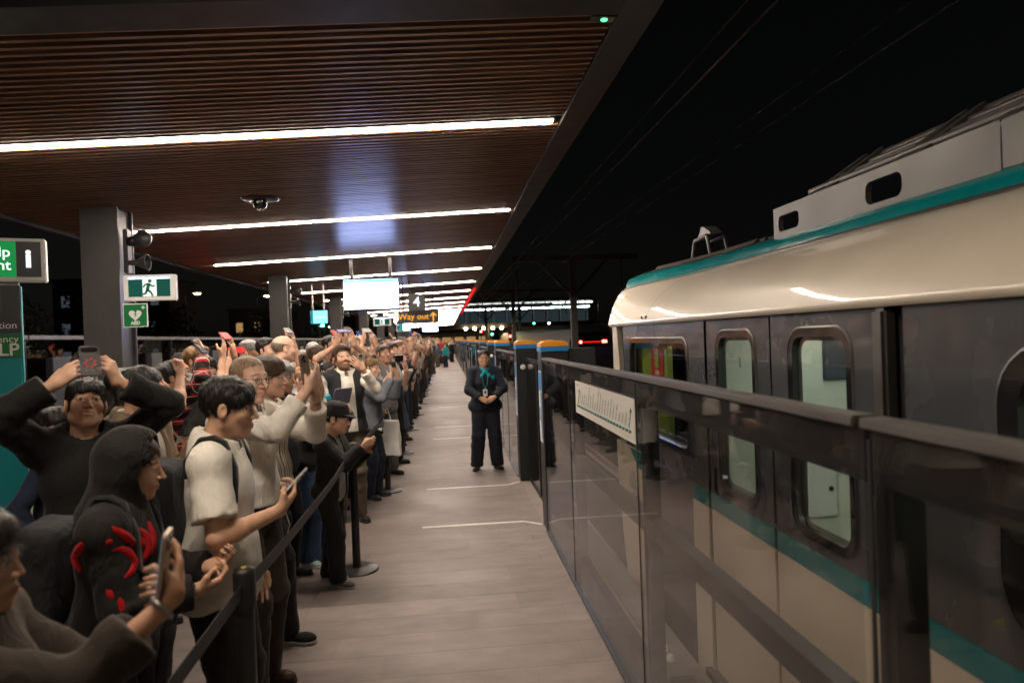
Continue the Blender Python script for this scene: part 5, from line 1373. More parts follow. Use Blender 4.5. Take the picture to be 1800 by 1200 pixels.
# far buildings
def building(x0, x1, y, z1, mat, label, wins, wm):
    t = empty('building', (x0, y, -1.15)); tag(t, label, 'building', None)
    MB().box(0, x1-x0, 0, 8, 0, z1+1.15).build('wall', mat, t); MB().box(-.2, x1-x0+.2, -.2, 8.2, z1+1.15, z1+1.4).build('roof', M['sign_dark'], t)
    for (a, b, c, d) in wins:
        w = MB().box(a, b, -.06, -.01, c+1.15, d+1.15).build('window', M['sign_dark'], t); MB().box(a+.08, b-.08, -.08, -.061, c+1.23, d+1.07).build('pane', wm, w)
plain('render_wall', (.42, .32, .2), .8, var=.2, scale=.6); plain('brick_dark', (.06, .035, .028), .85, var=.2)
building(10.5, 34, 128, 4.0, M['render_wall'], 'low cream station building beyond the footbridge', [(k*3+.6, k*3+2.2, .8, 2.6) for k in range(7)], M['window_warm'])
building(-6, 9.0, 135, 2.9, M['render_wall'], 'warm lit concourse wall at the end of the platform', [(k*2.4+.4, k*2.4+2.3, .3, 2.3) for k in range(6)], M['window_warm'])
for i, (x0, x1, yy, z1) in enumerate(((-42, -30, 78, 9.5), (-28, -21, 92, 6.5), (-20, -13.5, 105, 8.0))):
    building(x0, x1, yy, z1, M['brick_dark'], ['dark block of flats left of the street lamps', 'low dark brick house between the street lamps', 'dark brick building behind the station name board'][i], [(a, a+1.0, z, z+1.4) for a in np.arange(.8, x1-x0-1.2, 2.3) for z in np.arange(.6, z1-1.6, 3.0)], M['window_cool'] if i != 1 else M['window_warm'])
# second train standing on the next track, red tail lights
t = empty('suburban_train', (9.7, 45, -1.0)); tag(t, 'dark suburban train with red tail lights on the far track', 'train')
MB().prism([(-1.45, .1), (1.45, .1), (1.5, .6), (1.5, 2.3), (1.2, 3.2), (.6, 3.5), (-.6, 3.5), (-1.2, 3.2), (-1.5, 2.3), (-1.5, .6)], 'Y', 0, 60).build('body', M['sign_dark'], t)
MB().box(-1.1, 1.1, -.03, -.005, 2.05, 2.95).build('windscreen', M['train_black'], t)
plain('purple_dim', (.05, .04, .10), .4)
MB().box(-1.3, 1.3, -.03, -.005, 1.45, 1.95).build('front_panel', M['purple_dim'], t)
for sx in (-.75, .78, .95): MB().lathe([(0, -.05), (.09, -.04), (.1, 0)], (sx, -.01, 2.30), 12, 'Y').build('tail_light', M['lamp_red'], t)
MB().box(-.6, .7, -.04, -.031, 2.26, 2.33).build('light_bar', M['red_strip'], t)
# signals
def signal(x, y, z, mat, label):
    t = empty('rail_signal', (x, y, -1.15)); tag(t, label, 'signal', None)
    MB().tube([(0, 0, 0), (0, 0, z+1.15)], .05, 8).build('mast', M['dark_metal'], t)
    MB().bbox(-.16, .16, -.08, .1, z+.85, z+1.75, .03).build('head', M['black'], t)
    MB().lathe([(0, -.05), (.10, -.04), (.11, 0)], (0, -.082, z+1.3), 12, 'Y').build('lens', mat, t)
signal(3.6, 70, 2.35, M['lamp_red'], 'red rail signal under the footbridge nearest the platform edge')
signal(5.4, 80, 2.1, M['lamp_green'], 'green rail signal next to the red one')
signal(6.2, 66, 1.75, M['lamp_red'], 'second red rail signal lower beside the green one')
signal(14.0, 92, 3.4, M['lamp_white'], 'white rail signal on a tall mast before the cream building')
signal(13.0, 100, 3.6, M['lamp_green'], 'green signal on a tall mast before the cream building')
# street lamps and traffic lights across the other track
def street_lamp(x, y, z, label, mat='lamp_warm', r=.28):
    t = empty('street_lamp', (x, y, -1.15)); tag(t, label, 'street lamp', 'street lamps beyond the opposite edge')
    MB().tube([(0, 0, 0), (0, 0, z+1.0), (.15, 0, z+1.25), (.9, 0, z+1.35)], [.09, .06, .05, .04], 8).build('mast', M['dark_metal'], t)
    MB().bbox(.7, 1.35, -.16, .16, z+1.28, z+1.42, .04).build('lamp_head', M['sign_dark'], t)
    MB().lathe([(0, -.10), (r*.6, -.07), (r, 0)], (1.02, 0, z+1.27), 14).build('lamp_glass', M[mat], t)
street_lamp(-21.8, 60, 6.3, 'tall street lamp left of the second column')
street_lamp(-18.6, 70, 6.65, 'street lamp just left of the second column')
street_lamp(-33.5, 55, 3.4, 'small distant street lamp between help point and first column')
street_lamp(-10.3, 75, 2.6, 'low street lamp beside the fourth column')
street_lamp(-12.6, 66, 3.3, 'street lamp with white head next to the station name board', 'lamp_white', .35)
street_lamp(-9.9, 55, 3.0, 'white street lamp right of the station name board', 'lamp_white', .3)
street_lamp(-22.0, 85, 1.2, 'bright low floodlight over the back barrier', 'lamp_white', .5)
def traffic_light(x, y, z, mat, label):
    t = empty('traffic_light', (x, y, -1.15)); tag(t, label, 'traffic light', None)
    MB().tube([(0, 0, 0), (0, 0, z+.8)], .06, 8).build('pole', M['dark_metal'], t); MB().bbox(-.2, .2, -.1, .1, z+.75, z+1.75, .04).build('head', M['black'], t)
    MB().lathe([(0, -.05), (.14, -.04), (.15, 0)], (0, -.102, z+1.2), 14, 'Y').build('lens', mat, t)
traffic_light(-10.5, 60, 3.3, M['lamp_green'], 'green traffic light right of the station name board')
traffic_light(-20.2, 58, 2.25, M['lamp_red'], 'red traffic light above the back barrier')
def car(x, y, rz, label, col):
    t = empty('parked_car', (x, y, -1.15), rz); tag(t, label, 'car', 'cars on the street beyond')
    P = [(-2.1, .3), (2.1, .3), (2.15, .75), (1.2, .9), (.6, 1.4), (-1.2, 1.42), (-1.9, .95), (-2.15, .9)]
    MB().prism(P, 'Y', -.85, .85).build('body', col, t)
    for wx in (-1.3, 1.3):
        for wy in (-.8, .8): MB().lathe([(0, -.1), (.32, -.1), (.32, .1), (0, .1)], (wx, wy, .32), 14, 'Y').build('wheel', M['black'], t)
    for wy in (-.6, .6): MB().bbox(-2.17, -2.10, wy-.18, wy+.18, .62, .76, .01).build('tail_light', M['lamp_red'], t)
    MB().box(-.9, .5, -.87, .87, .95, 1.32).build('window', M['train_black'], t)
car(-19, 45, R(90), 'dark car with red tail lights left of the second column', M['sign_dark']); car(-16.5, 52, R(80), 'dark car with red tail lights just behind the second column', M['sign_slate']); car(-24, 40, R(100), 'dark car with red tail lights near the first column', M['brick_dark'])
# trees
plain('bark', (.05, .035, .025), .9, bump=.5, bscale=20); plain('leaf', (.035, .06, .018), .6, var=.45, scale=2.5)
def tree(x, y, h, r, label, seed):
    g = np.random.default_rng(seed); t = empty('tree', (x, y, -1.15)); tag(t, label, 'tree', None)
    m = MB(); m.tube([(0, 0, 0), (.1, 0, h*.3), (0, .1, h*.6), (.05, 0, h*.85)], [.22, .17, .11, .03], 8)
    for k in range(7):
        a = g.uniform(0, 6.28); z = h*g.uniform(.35, .7); m.tube([(0, 0, z), (math.cos(a)*r*.45, math.sin(a)*r*.45, z+h*.12), (math.cos(a)*r*.8, math.sin(a)*r*.8, z+h*.18)], [.08, .05, .015], 5)
    m.build('trunk', M['bark'], t)
    c = MB(); n = 1500; cl = [(g.normal(0, r*.45), g.normal(0, r*.45), h*.68+g.normal(0, h*.15)) for _ in range(22)]
    for i in range(n):
        q = np.array(cl[i % 22])+g.normal(0, r*.17, 3); u = unit(g.normal(size=3)); v = unit(np.cross(u, g.normal(size=3))); L = g.uniform(.10, .22)
        c.add([q-u*L, q+v*L*.4, q+u*L, q-v*L*.4], [(0, 1, 2, 3)])
    o = link('crown', c.mesh('crown', False), M['leaf'], t)
tree(-25, 52, 7.5, 2.6, 'leafy tree under the tall street lamp', 1); tree(-20, 50, 6.0, 2.2, 'round tree left of the second column', 2); tree(-11.2, 64, 4.6, 1.6, 'small tree lit by the low lamp between columns', 3); tree(-33, 56, 8.5, 3.0, 'large dark tree behind the first column', 4); tree(-15.6, 62, 6.5, 2.0, 'slim tree behind the station name board', 5)
# ================================================================ people
WHITE = (.74, .70, .63); BLACK = (.014, .013, .013); NAVY = (.012, .016, .032); GREY = (.10, .10, .105); DGREY = (.035, .034, .034); KHAKI = (.20, .15, .085); BROWN = (.045, .028, .018)
HB = (.012, .009, .008); HBR = (.05, .027, .014); HBL = (.20, .11, .045); HG = (.30, .29, .28); HRED = (.28, .11, .03)
def rest(sd, s=1.0, fwd=.05): return dict(w=(sd*.235*s, fwd, .84*s), n=(-sd, .1, 0), f=(-.05*sd, .15, -1), e=(.3*sd, -1, 0))
def hold(sd, C, f=None, n=(0, -1, .12), g='phone', e=None, s=1.0):
    side = f is None
    f = unit(f if f is not None else (-.72*sd, .10, .66)); n = np.asarray(n, float); n = unit(n-f*n.dot(f))
    if side:       # fingers wrap round the long edge, the phone stands up out of the hand
        g = 'side'; sv = np.cross(f, n) if sd > 0 else np.cross(n, f); w = np.asarray(C, float)-(f*.052+sv*.048+n*.030)*s
    else: w = np.asarray(C, float)-f*.11*s-n*.032*s
    d = dict(w=tuple(w), f=tuple(f), n=tuple(n), g=g)
    if e is not None: d['e'] = e
    return d
def both(C, s=1.0, spread=.075, n=(0, -1, .1)):
    """two hands at the ends of a phone held level"""
    out = {}
    for k, sd in (('R', 1), ('L', -1)):
        f = unit((-.35*sd, .05, 1)); out[k] = dict(w=tuple(np.asarray(C)+np.array([sd*(spread+.025), .028, -.105])*s), f=tuple(f), n=n, g='phone')
    return out
def toward(fr, C, up=(0, 0, 1), face=None):
    """matrix for a phone centred at local C whose screen looks to the holder's face"""
    c = np.asarray(C, float); z = unit((fr['hc'] if face is None else face)-c); x = unit(np.cross(up, z)); y = np.cross(z, x)
    return mat_from(r2(fr, x), r2(fr, y), r2(fr, z), w2(fr, c))
def level(fr, C):
    m = toward(fr, C); return m@Matrix.Rotation(R(90), 4, 'Z')
from mathutils.bvhtree import BVHTree
def bvh_of(o):
    me = o.data; mw = fr_world(o)
    return BVHTree.FromPolygons([mw@v.co for v in me.vertices], [tuple(p.vertices) for p in me.polygons])
def fr_world(o):
    p = o.parent; m = Matrix.Translation(p.location)@Matrix.Rotation(p.rotation_euler.z, 4, 'Z') if p else Matrix()
    return m
def surf_tube(nm, tree, root, fr, mid, pts, rad, col, mat='cloth', n=5, lift=.0):
    """strokes pressed onto a garment: pts given on a plane facing mid, rays go along the plane normal"""
    mb = MB()
    for stroke in pts:
        P = []
        S_ = [np.asarray(q, float) for q in stroke]; S_ = [2*S_[0]-S_[1]]+S_+[2*S_[-1]-S_[-2]]
        for i in range(1, len(S_)-2):
            for k in range(n):
                u = k/n; a, b, c, d = S_[i-1:i+3]; P.append(.5*(2*b+(c-a)*u+(2*a-5*b+4*c-d)*u*u+(3*b-a-3*c+d)*u**3))
        P.append(np.asarray(stroke[-1])); Q = []
        for _ in range(3): P = [P[0]]+[(P[i-1]+2*P[i]+P[i+1])/4 for i in range(1, len(P)-1)]+[P[-1]]
        for p in P:
            o = Vector(mid[0]); d = (Vector(p)-o).normalized(); h = tree.ray_cast(o, d)
            if h[0] is not None: Q.append(h[0]-d*lift)
        if len(Q) > 1: mb.tube(Q, [rad*(.55+.45*math.sin(math.pi*min(1, max(0, i/(len(Q)-1)))))**.6 for i in range(len(Q))], 8)
    inv = fr_world_root(fr).inverted(); mb.v = [tuple(inv@Vector(v)) for v in mb.v]
    return mb.build(nm, M[mat], root, color=col)
def fr_world_root(fr): return Matrix.Translation(fr['loc'])@Matrix.Rotation(fr['Y'], 4, 'Z')
def straps(fr, col, label, bag=True, e=.0):
    s = fr['s']; U = fr['U']; pel = np.array([0, 0, .95*s])
    def up(p): return pel+U@(np.asarray(p, float)*s-pel)
    t = empty('backpack', tuple(fr['loc']), fr['Y']); tag(t, label, 'backpack')
    g_ = [o for n, o in fr['objs'].items() if n in ('shirt', 'hoodie')][0].data; tree = BVHTree.FromPolygons([v.co for v in g_.vertices], [tuple(p_.vertices) for p_ in g_.polygons])
    if bag:
        def bf(P):
            q = (P-up((0, -.215-e, 1.20)).astype(np.float32))@U.astype(np.float32)/s; a = np.abs(q)-np.array([.10, .045, .16], np.float32)
            return (np.sqrt((np.maximum(a, 0)**2).sum(1))+np.minimum(a.max(1), 0)-.045+wav(q, 1, (25, 25, 18), 5)*.004)*s
        c = up((0, -.215-e, 1.20)); v, f4 = net(bf, c-.27, c+.27, .012, .02); link('bag', to_mesh('bag', [(v, f4)]), M['cloth'], t, color=col)
    for sx in (1, -1):
        pts = []
        for kind_, x, q in [('f', .150, 1.20), ('f', .142, 1.27), ('f', .134, 1.34), ('f', .128, 1.40), ('t', .126, .045), ('t', .124, 0), ('t', .122, -.045), ('b', .118, 1.43), ('b', .112, 1.36)]:
            o, d = {'f': ((sx*x, .55, q), (0, -1, 0)), 't': ((sx*x, q, 1.9), (0, 0, -1)), 'b': ((sx*x, -.55, q), (0, 1, 0))}[kind_]
            h = tree.ray_cast(Vector(up(o)), Vector(U@np.array(d, float)))
            if h[0] is not None: pts.append(np.array(h[0])-U@np.array(d, float)*.006)
        m = MB(); n = len(pts)
        P = [Vector(p) for p in pts]; vs = []
        for i, p in enumerate(P):
            tn = (P[min(i+1, n-1)]-P[max(i-1, 0)]).normalized(); ax = Vector((1, 0, 0)); b = tn.cross(ax).normalized(); ax = b.cross(tn).normalized()
            for du, dv in ((-.024, -.006), (.024, -.006), (.026, 0), (.024, .007), (-.024, .007), (-.026, 0)): vs.append(p+ax*du*s-b*dv*s)
        m.add(vs, [(i*6+k, i*6+(k+1) % 6, i*6+6+(k+1) % 6, i*6+6+k) for i in range(n-1) for k in range(6)], True)
        m.build('strap', M['cloth'], t, color=col)
    return t
def belt_part(fr, wt=1.0):
    s = fr['s']; m = MB(); ring = [(math.cos(a)*.172*s*wt, math.sin(a)*.136*s*wt-.004, .985*s) for a in np.linspace(0, 2*math.pi, 25)]
    m.tube(ring, .016*s, 6, caps=False); b = m.build('belt', M['leather'], fr['root'], color=(.02, .014, .01)); MB().bbox(-.022, .022, .135*s*wt, .15*s*wt, .965*s, 1.005*s, .003).build('buckle', M['silver'], b)
def watch(fr, sd, col=(.3, .3, .3)):
    wr, f, n, s_ = fr['hands'][sd]; f = unit(fr['WR'][sd]-fr['E'][sd]); a = unit(np.cross(f, n)); b = np.cross(f, a); c = fr['WR'][sd]-f*.03
    MB().tube([tuple(c+(a*math.cos(t)*.031+b*math.sin(t)*.026)) for t in np.linspace(0, 2*math.pi, 15)], .006, 6, caps=False).build('watch', M['silver'], fr['root'])

# ---- woman with a gold phone at the belt (nearest)
p = person(dict(height=1.49, fem=1, skin='tan', weight=1.05, seed=11, spine=(4, 0, 0), head=dict(hair='bob', hair_col=(.022, .013, .009), pose=(-4, -4, 0), squint=.5, nose=.78), shrug=.01,
    top=dict(layers=[dict(col=(.030, .021, .015), ease=.035, hem=.75, sleeve=.80, flare=.012, neck=.085, folds=1.6), dict(name='scarf', col=(.05, .034, .022), ease=.05, hem=1.36, sleeve=0, neck=.075, folds=2.2)]), bottom=dict(col=BLACK),
    arms=dict(R=hold(1, (.02, .40, 1.325), s=.85), L=hold(-1, (-.005, .385, 1.275), f=(.62, .35, .7), n=(.2, -1, .1), g='wrap', s=.85))),
    (-1.00, 1.42), R(-76), 'person in a dark brown coat raising a pale gold phone beside the belt', h=1.0)
make_phone(toward(p, (.02, .40, 1.325)), (.42, .33, .24), 'pale gold phone held up by the person in the brown coat')
watch(p, 1)
# ---- hooded figure
p = person(dict(height=1.50, skin='light', seed=5, weight=1.05, spine=(6, 0, 0), head=dict(hair='short', hair_col=HBR, pose=(6, -10, 0), squint=.6),
    top=dict(name='hoodie', col=(.017, .015, .014), ease=.034, hem=.80, sleeve=.97, hood='up', neck=.08, folds=1.5, flare=.008), bottom=dict(col=BLACK, ease=.02),
    arms=dict(R=dict(w=(.10, .30, .98), f=(-.3, .8, .2), n=(-.5, 0, 1), g='wrap'), L=dict(w=(-.08, .30, 1.0), f=(.3, .8, .2), n=(.5, 0, 1), g='wrap'))),
    (-1.16, 2.42), R(-84), 'person in a black hoodie with the hood up and a red scrawl print')
hoodie = p
GR = [[(150, 952), (139, 968), (136, 985), (147, 1002)], [(187, 922), (205, 934), (222, 946), (236, 957)], [(184, 948), (197, 953)], [(186, 968), (206, 964), (224, 973), (233, 990), (224, 1008), (204, 1020)], [(236, 930), (252, 940), (258, 958), (250, 980), (238, 988)], [(240, 945), (250, 962)], [(258, 918), (266, 945), (262, 972)], [(204, 1042), (214, 1062), (217, 1078)], [(190, 1030), (200, 1056)]]
def px_dir(px, py):
    m = cam.matrix_world; v = m.to_3x3()@Vector(((px-900)/1200, -(py-600)/1200, -1)); return tuple(Vector((0, 0, CAM_H))+v*2)
surf_tube('red_print', bvh_of(p['objs']['hoodie']), p['root'], p, [(0, 0, CAM_H)], [[px_dir(*q) for q in st] for st in GR], .018, (.40, .006, .008), 'cloth', 9, -.0148)
straps(p, (.02, .02, .022), 'black backpack on the person with the hood up', True, .03)
# ---- student in a white short-sleeved shirt
p = person(dict(height=1.66, skin='light', seed=8, spine=(3, 0, 0), head=dict(hair='fringe', hair_col=HB, pose=(3, -6, 0), w=1.0, squint=.4, seed=3),
    top=dict(col=(.72, .68, .60), ease=.026, hem=.74, sleeve=.40, flare=.022, collar=1, loose=.04, folds=1.2), bottom=dict(col=(.020, .018, .017), ease=.03, flare=.02),
    arms=dict(R=hold(1, (.05, .30, 1.23), f=(-.55, .55, .55), n=(-.35, -.5, .85), g='wrap', e=(.6, -.6, -.6)), L=rest(-1, .95, .1))),
    (-.93, 2.80), R(-86), 'person in a white short-sleeved shirt looking down the platform, phone in hand')
phone(p, 1, (.40, .38, .34), 'pale phone in the hand of the person in the white short-sleeved shirt', lift=.12, off=.03)
straps(p, (.016, .016, .018), 'black backpack of the person in the white short-sleeved shirt', True, .026)
# ---- man filming overhead
C = (.0, .22, 1.745)
p = person(dict(height=1.66, skin='light', seed=21, spine=(-3, 0, 0), head=dict(hair='fringe', hair_col=HB, pose=(0, 20, -6), open=.6, seed=9, squint=.2), shrug=.03,
    top=dict(name='jacket', col=(.010, .0095, .009), ease=.036, hem=.82, sleeve=.93, neck=.074, folds=1.5, flare=.01), bottom=dict(col=BLACK),
    arms=dict(R=dict(w=(.115, .16, 1.66), f=(-.75, .15, .65), n=(-.55, -.75, -.2), g='wrap', e=(1, .1, -.25)), L=dict(w=(-.105, .16, 1.65), f=(.35, .2, .92), n=(.75, -.6, 0), g='wrap', e=(-1, .1, -.2)))),
    (-1.60, 3.18), R(-146), 'person in a black jacket filming with both hands raised overhead')
t = make_phone(toward(p, C), (.05, .048, .045), 'phone in a clear patterned case raised over the person in the black jacket', cams=0)
MB().prism(rrect(-.03, .03, .042, .064, .010), 'Z', -.0075, -.0045).build('camera_bar', M['train_black'], t)
for k in range(7): MB().prism([(.018*math.cos(k*.9)*u+.006*math.cos(a), -.015+.02*math.sin(k*.9)*u+.006*math.sin(a)) for u in (1,) for a in np.linspace(0, 6.28, 7)[:-1]], 'Z', -.0062, -.0045).build('print', M['red_print'], t)
# ---- balding man with glasses
p = person(dict(height=1.74, skin='pale', seed=31, weight=1.06, spine=(2, 0, 0), head=dict(hair='buzz', hair_col=(.26, .17, .105), pose=(-8, -3, 0), smile=.45, fat=.3, nose=1.05),
    top=dict(col=WHITE, ease=.022, hem=.985, sleeve=.86, collar=1, vneck=0, folds=1.5, flare=.006), bottom=dict(col=(.028, .019, .013), ease=.035, flare=.022),
    arms=dict(R=hold(1, (.005, .375, 1.635), e=(.7, -.3, -1)), L=hold(-1, (-.005, .385, 1.60), f=(.62, .35, .7), n=(.2, -1, .1), g='wrap', e=(-.6, -.2, -1))), stance=((.11, .05), (-.11, -.03)), shoe=dict(col=(.05, .028, .016), sole=(.02, .012, .008))),
    (-1.05, 3.62), R(-112), 'person with round glasses and belted white shirt holding a phone in both hands')
glasses(p); belt_part(p, 1.0); watch(p, -1)
make_phone(toward(p, (.0, .375, 1.655)), (.16, .12, .085), 'bronze phone held by the person with round glasses')
# ---- man with glasses in a tan jacket
p = person(dict(height=1.70, skin='light', seed=41, head=dict(hair='short', hair_col=HB, pose=(6, -2, 0), beard=.25, seed=4), top=dict(layers=[dict(col=(.5, .47, .42), ease=.012, hem=.85, sleeve=.5, neck=.07), dict(name='jacket', col=(.17, .125, .07), ease=.034, hem=.82, sleeve=.93, open=(.04, .08), neck=.09, hood='down', folds=1.4)]), bottom=dict(col=DGREY),
    arms=dict(R=hold(1, (.04, .32, 1.33), f=(-.3, .75, .4), n=(-.15, -.4, .9), g='wrap'), L=dict(w=(-.1, .27, 1.27), f=(.3, .8, .3), n=(.2, -.3, .9), g='wrap')), shoe=dict(col=(.55, .62, .03), mat='cloth', sole=(.6, .6, .55))),
    (-1.54, 3.52), R(-92), 'person with metal glasses in a tan jacket tapping a phone')
glasses(p, (.3, .25, .2)); phone(p, 1, (.12, .14, .12), 'dark green phone of the person in the tan jacket', lift=.11, off=.03)
# ---- dark haired person behind, person in navy behind the raised arm
person(dict(height=1.68, skin='light', seed=51, fem=1, head=dict(hair='bob', hair_col=HB, pose=(0, 0, 0)), top=dict(col=(.02, .02, .022), sleeve=1.0), bottom=dict(col=BLACK), arms=dict(R=rest(1), L=rest(-1))), (-1.80, 3.95), R(-70), 'person in plain black standing behind the black jacket filming overhead', h=1.3)
person(dict(height=1.50, skin='tan', seed=52, head=dict(hair='short', hair_col=HB, pose=(0, 0, 0)), top=dict(col=(.02, .026, .055), sleeve=1.0), bottom=dict(col=BLACK), arms=dict(R=rest(1), L=rest(-1))), (-2.05, 3.75), R(-80), 'person in a navy jumper behind the raised arm of the black jacket', h=1.3)
# ---- striped shirt
p = person(dict(height=1.70, skin='fair', seed=61, fem=0, head=dict(hair='curly', hair_col=(.075, .04, .022), pose=(0, 0, 0)), top=dict(layers=[dict(name='shirt', col=(.55, .50, .42), mat='pinstripe', ease=.026, hem=.72, sleeve=.9, folds=1.4, loose=.04)]), bottom=dict(col=BLACK, ease=.02),
    arms=dict(R=dict(w=(.10, .26, 1.50), f=(-.4, .25, .85), n=(-.3, -1, 0), g='fist', e=(.5, .3, -1)), L=hold(-1, (-.05, .32, 1.56))), stance=((.10, .12), (-.1, -.05)), shoe=dict(col=BLACK, sole=(.3, .28, .24), mat='cloth')),
    (-1.13, 4.30), R(-90), 'person in a striped cream shirt with forearm raised')
phone(p, -1, BLACK, 'black phone of the person in the striped shirt'); watch(p, 1)
MB().tube([(.20, .10, .95), (.25, .16, .86), (.235, .19, .74), (.20, .16, .66)], .003, 5).build('cable', M['sign_white'], p['root'])
# ---- boy with cap and small camera
p = person(dict(height=1.29, child=1, skin='light', seed=71, head=dict(hair='short', hair_col=HB, pose=(14, -10, 0), nose=.85, squint=.2), top=dict(layers=[dict(col=(.27, .27, .27), ease=.018, hem=.74, sleeve=.4, neck=.06), dict(name='jacket', col=(.022, .020, .020), ease=.036, hem=.72, sleeve=.96, open=(.045, .10), neck=.085, hood='down', folds=1.5)]), bottom=dict(col=(.017, .016, .016), ease=.026),
    arms=dict(R=dict(w=(.06, .30, 1.03), f=(-.35, .75, .35), n=(-.9, -.2, .1), g='wrap'), L=dict(w=(-.06, .29, .98), f=(.25, .7, .5), n=(.9, -.2, 0), g='fist')), stance=((.11, .10), (-.08, -.08)), shoe=dict(col=(.13, .11, .10), mat='cloth', sole=(.42, .40, .36))),
    (-.90, 5.20), R(-104), 'child in a black cap and jacket filming with a small handheld camera')
hc, H = p['hc'], p['HR']
def capf(P):
    q = ((P-hc.astype(np.float32))@(H/np.linalg.norm(H[:, 0])).astype(np.float32))/np.linalg.norm(H[:, 0])
    d = ell(q, (0, -.012, .052), (.090, .112, .088)); d = smin(d, ell(q, (0, -.01, .105), (.075, .09, .03)), .02); d = smax(d, .026-q[:, 2]-.12*q[:, 1], .006)
    v = ell(q, (0, .085, .035), (.075, .075, .02)); v = smax(v, np.abs(q[:, 2]-.042+.25*(q[:, 1]-.08))-.006, .004)
    return smin(d, smax(v, .03-q[:, 1], .01), .008)*.95
v, f4 = net(capf, hc-.2, hc+.2, .005, .01); cp_ = link('cap', to_mesh('cap', [(v, f4)]), M['cloth'], p['root'], color=(.018, .017, .017))
t = empty('handheld_camera'); c = w2(p, (0.0, .40, 1.12)); t.matrix_world = mat_from(r2(p, (1, 0, 0)), r2(p, (0, .94, -.34)), r2(p, (0, .34, .94)), c); tag(t, 'small black camera on a grip held by the child in the cap', 'camera')
MB().bbox(-.034, .034, -.014, .016, -.024, .024, .004).build('housing', M['black'], t); MB().box(-.022, .022, -.0162, -.0145, -.016, .016).build('screen', M['cam_screen'], t); MB().lathe([(0, .03), (.012, .03), (.014, .016)], (.012, 0, .004), 12, 'Y').build('lens', M['lens'], t)
MB().tube([(0, 0, -.025), (0, 0, -.06), (0, -.005, -.15)], [.006, .013, .013], 10).build('grip', M['black'], t)
# ---- smiling woman with tablet
p = person(dict(height=1.57, fem=1, skin='pale', seed=81, weight=1.05, head=dict(hair='bun', hair_col=(.33, .29, .24), pose=(-6, 4, -4), smile=1.0, squint=.5, fat=.2), top=dict(layers=[dict(name='jumper', col=(.33, .008, .014), ease=.022, hem=.85, sleeve=.5), dict(name='jacket', col=(.02, .02, .02), ease=.03, hem=.85, sleeve=.97, open=(.06, .10), neck=.1)]), bottom=dict(col=(.05, .09, .17), ease=.03, flare=.03),
    arms=dict(R=dict(w=(.13, .27, 1.22), f=(-.5, .2, .85), n=(-.4, -1, 0), g='wrap'), L=dict(w=(-.15, .27, 1.22), f=(.5, .2, .85), n=(.4, -1, 0), g='wrap')), shoe=dict(col=(.35, .55, .52), mat='cloth', sole=(.6, .6, .6))),
    (-1.12, 5.72), R(-122), 'smiling person in a red jumper holding up a tablet')
glasses(p); make_phone(toward(p, (0, .33, 1.36))@Matrix.Rotation(R(90), 4, 'Z'), (.17, .17, .25), 'lilac tablet held by the person in the red jumper', (.135, .20, .009), nm='tablet', cat='tablet')
MB().lathe([(0, .05), (.03, .04), (.045, 0), (.02, -.05), (0, -.06)], (-.02, .15, 1.33), 10).build('scarf', M['sign_teal'], p['root'])
# ---- bearded man
p = person(dict(height=1.76, skin='fair', seed=91, spine=(0, 0, 0), head=dict(hair='swept', hair_col=(.07, .04, .022), beard=1.0, pose=(-2, 8, 5), squint=.3, seed=12), top=dict(layers=[dict(col=WHITE, ease=.018, hem=.90, sleeve=.92, collar=1, folds=1.4), dict(name='vest', col=(.022, .023, .026), ease=.036, sleeve=0, open=(.06, .085), neck=.092, hem=.90, folds=1.6)]), bottom=dict(col=(.11, .085, .06)),
    arms=dict(R=rest(1), L=hold(-1, (-.09, .31, 1.60), e=(-.7, 0, -1))), shoe=dict(col=(.012, .01, .01))),
    (-1.02, 6.95), R(-158), 'person in a dark vest over a white shirt filming with one hand')
phone(p, -1, (.35, .31, .25), 'champagne phone held up by the person in the vest')
# ---- tall bald man, grey haired man, red haired person, woman behind
person(dict(height=1.88, skin='pale', seed=101, weight=1.12, head=dict(hair='bald', hair_col=(.2, .15, .11), pose=(0, 0, 0), beard=.15, fat=.4), top=dict(col=(.55, .53, .5), collar=1, sleeve=.9, ease=.02), bottom=dict(col=NAVY), arms=dict(R=rest(1), L=rest(-1))), (-1.62, 6.85), R(-62), 'tall person in a white shirt looking away along the platform', h=1.3)
person(dict(height=1.66, skin='light', seed=102, head=dict(hair='bob', hair_col=HG, pose=(0, -6, 0), squint=.5), top=dict(col=(.03, .03, .034), sleeve=1.0), bottom=dict(col=BLACK), arms=dict(R=rest(1), L=hold(-1, (-.05, .3, 1.45)))), (-1.30, 5.35), R(-108), 'person in a dark jumper behind the bronze phone', h=1.3)
person(dict(height=1.58, skin='pale', seed=103, head=dict(hair='short', hair_col=HRED, pose=(0, 0, 0)), top=dict(col=(.35, .36, .42), collar=1), bottom=dict(col=GREY), arms=dict(R=rest(1), L=rest(-1))), (-1.30, 6.20), R(-84), 'person in a pale blue collared shirt next to the red jumper', h=1.4)
person(dict(height=1.60, fem=1, skin='fair', seed=104, head=dict(hair='bun', hair_col=HB, pose=(0, 0, 0), smile=.4), top=dict(col=(.03, .028, .03)), bottom=dict(col=BLACK), arms=dict(R=rest(1), L=rest(-1))), (-1.28, 7.40), R(-120), 'person in black half hidden by the dark vest', h=1.4)
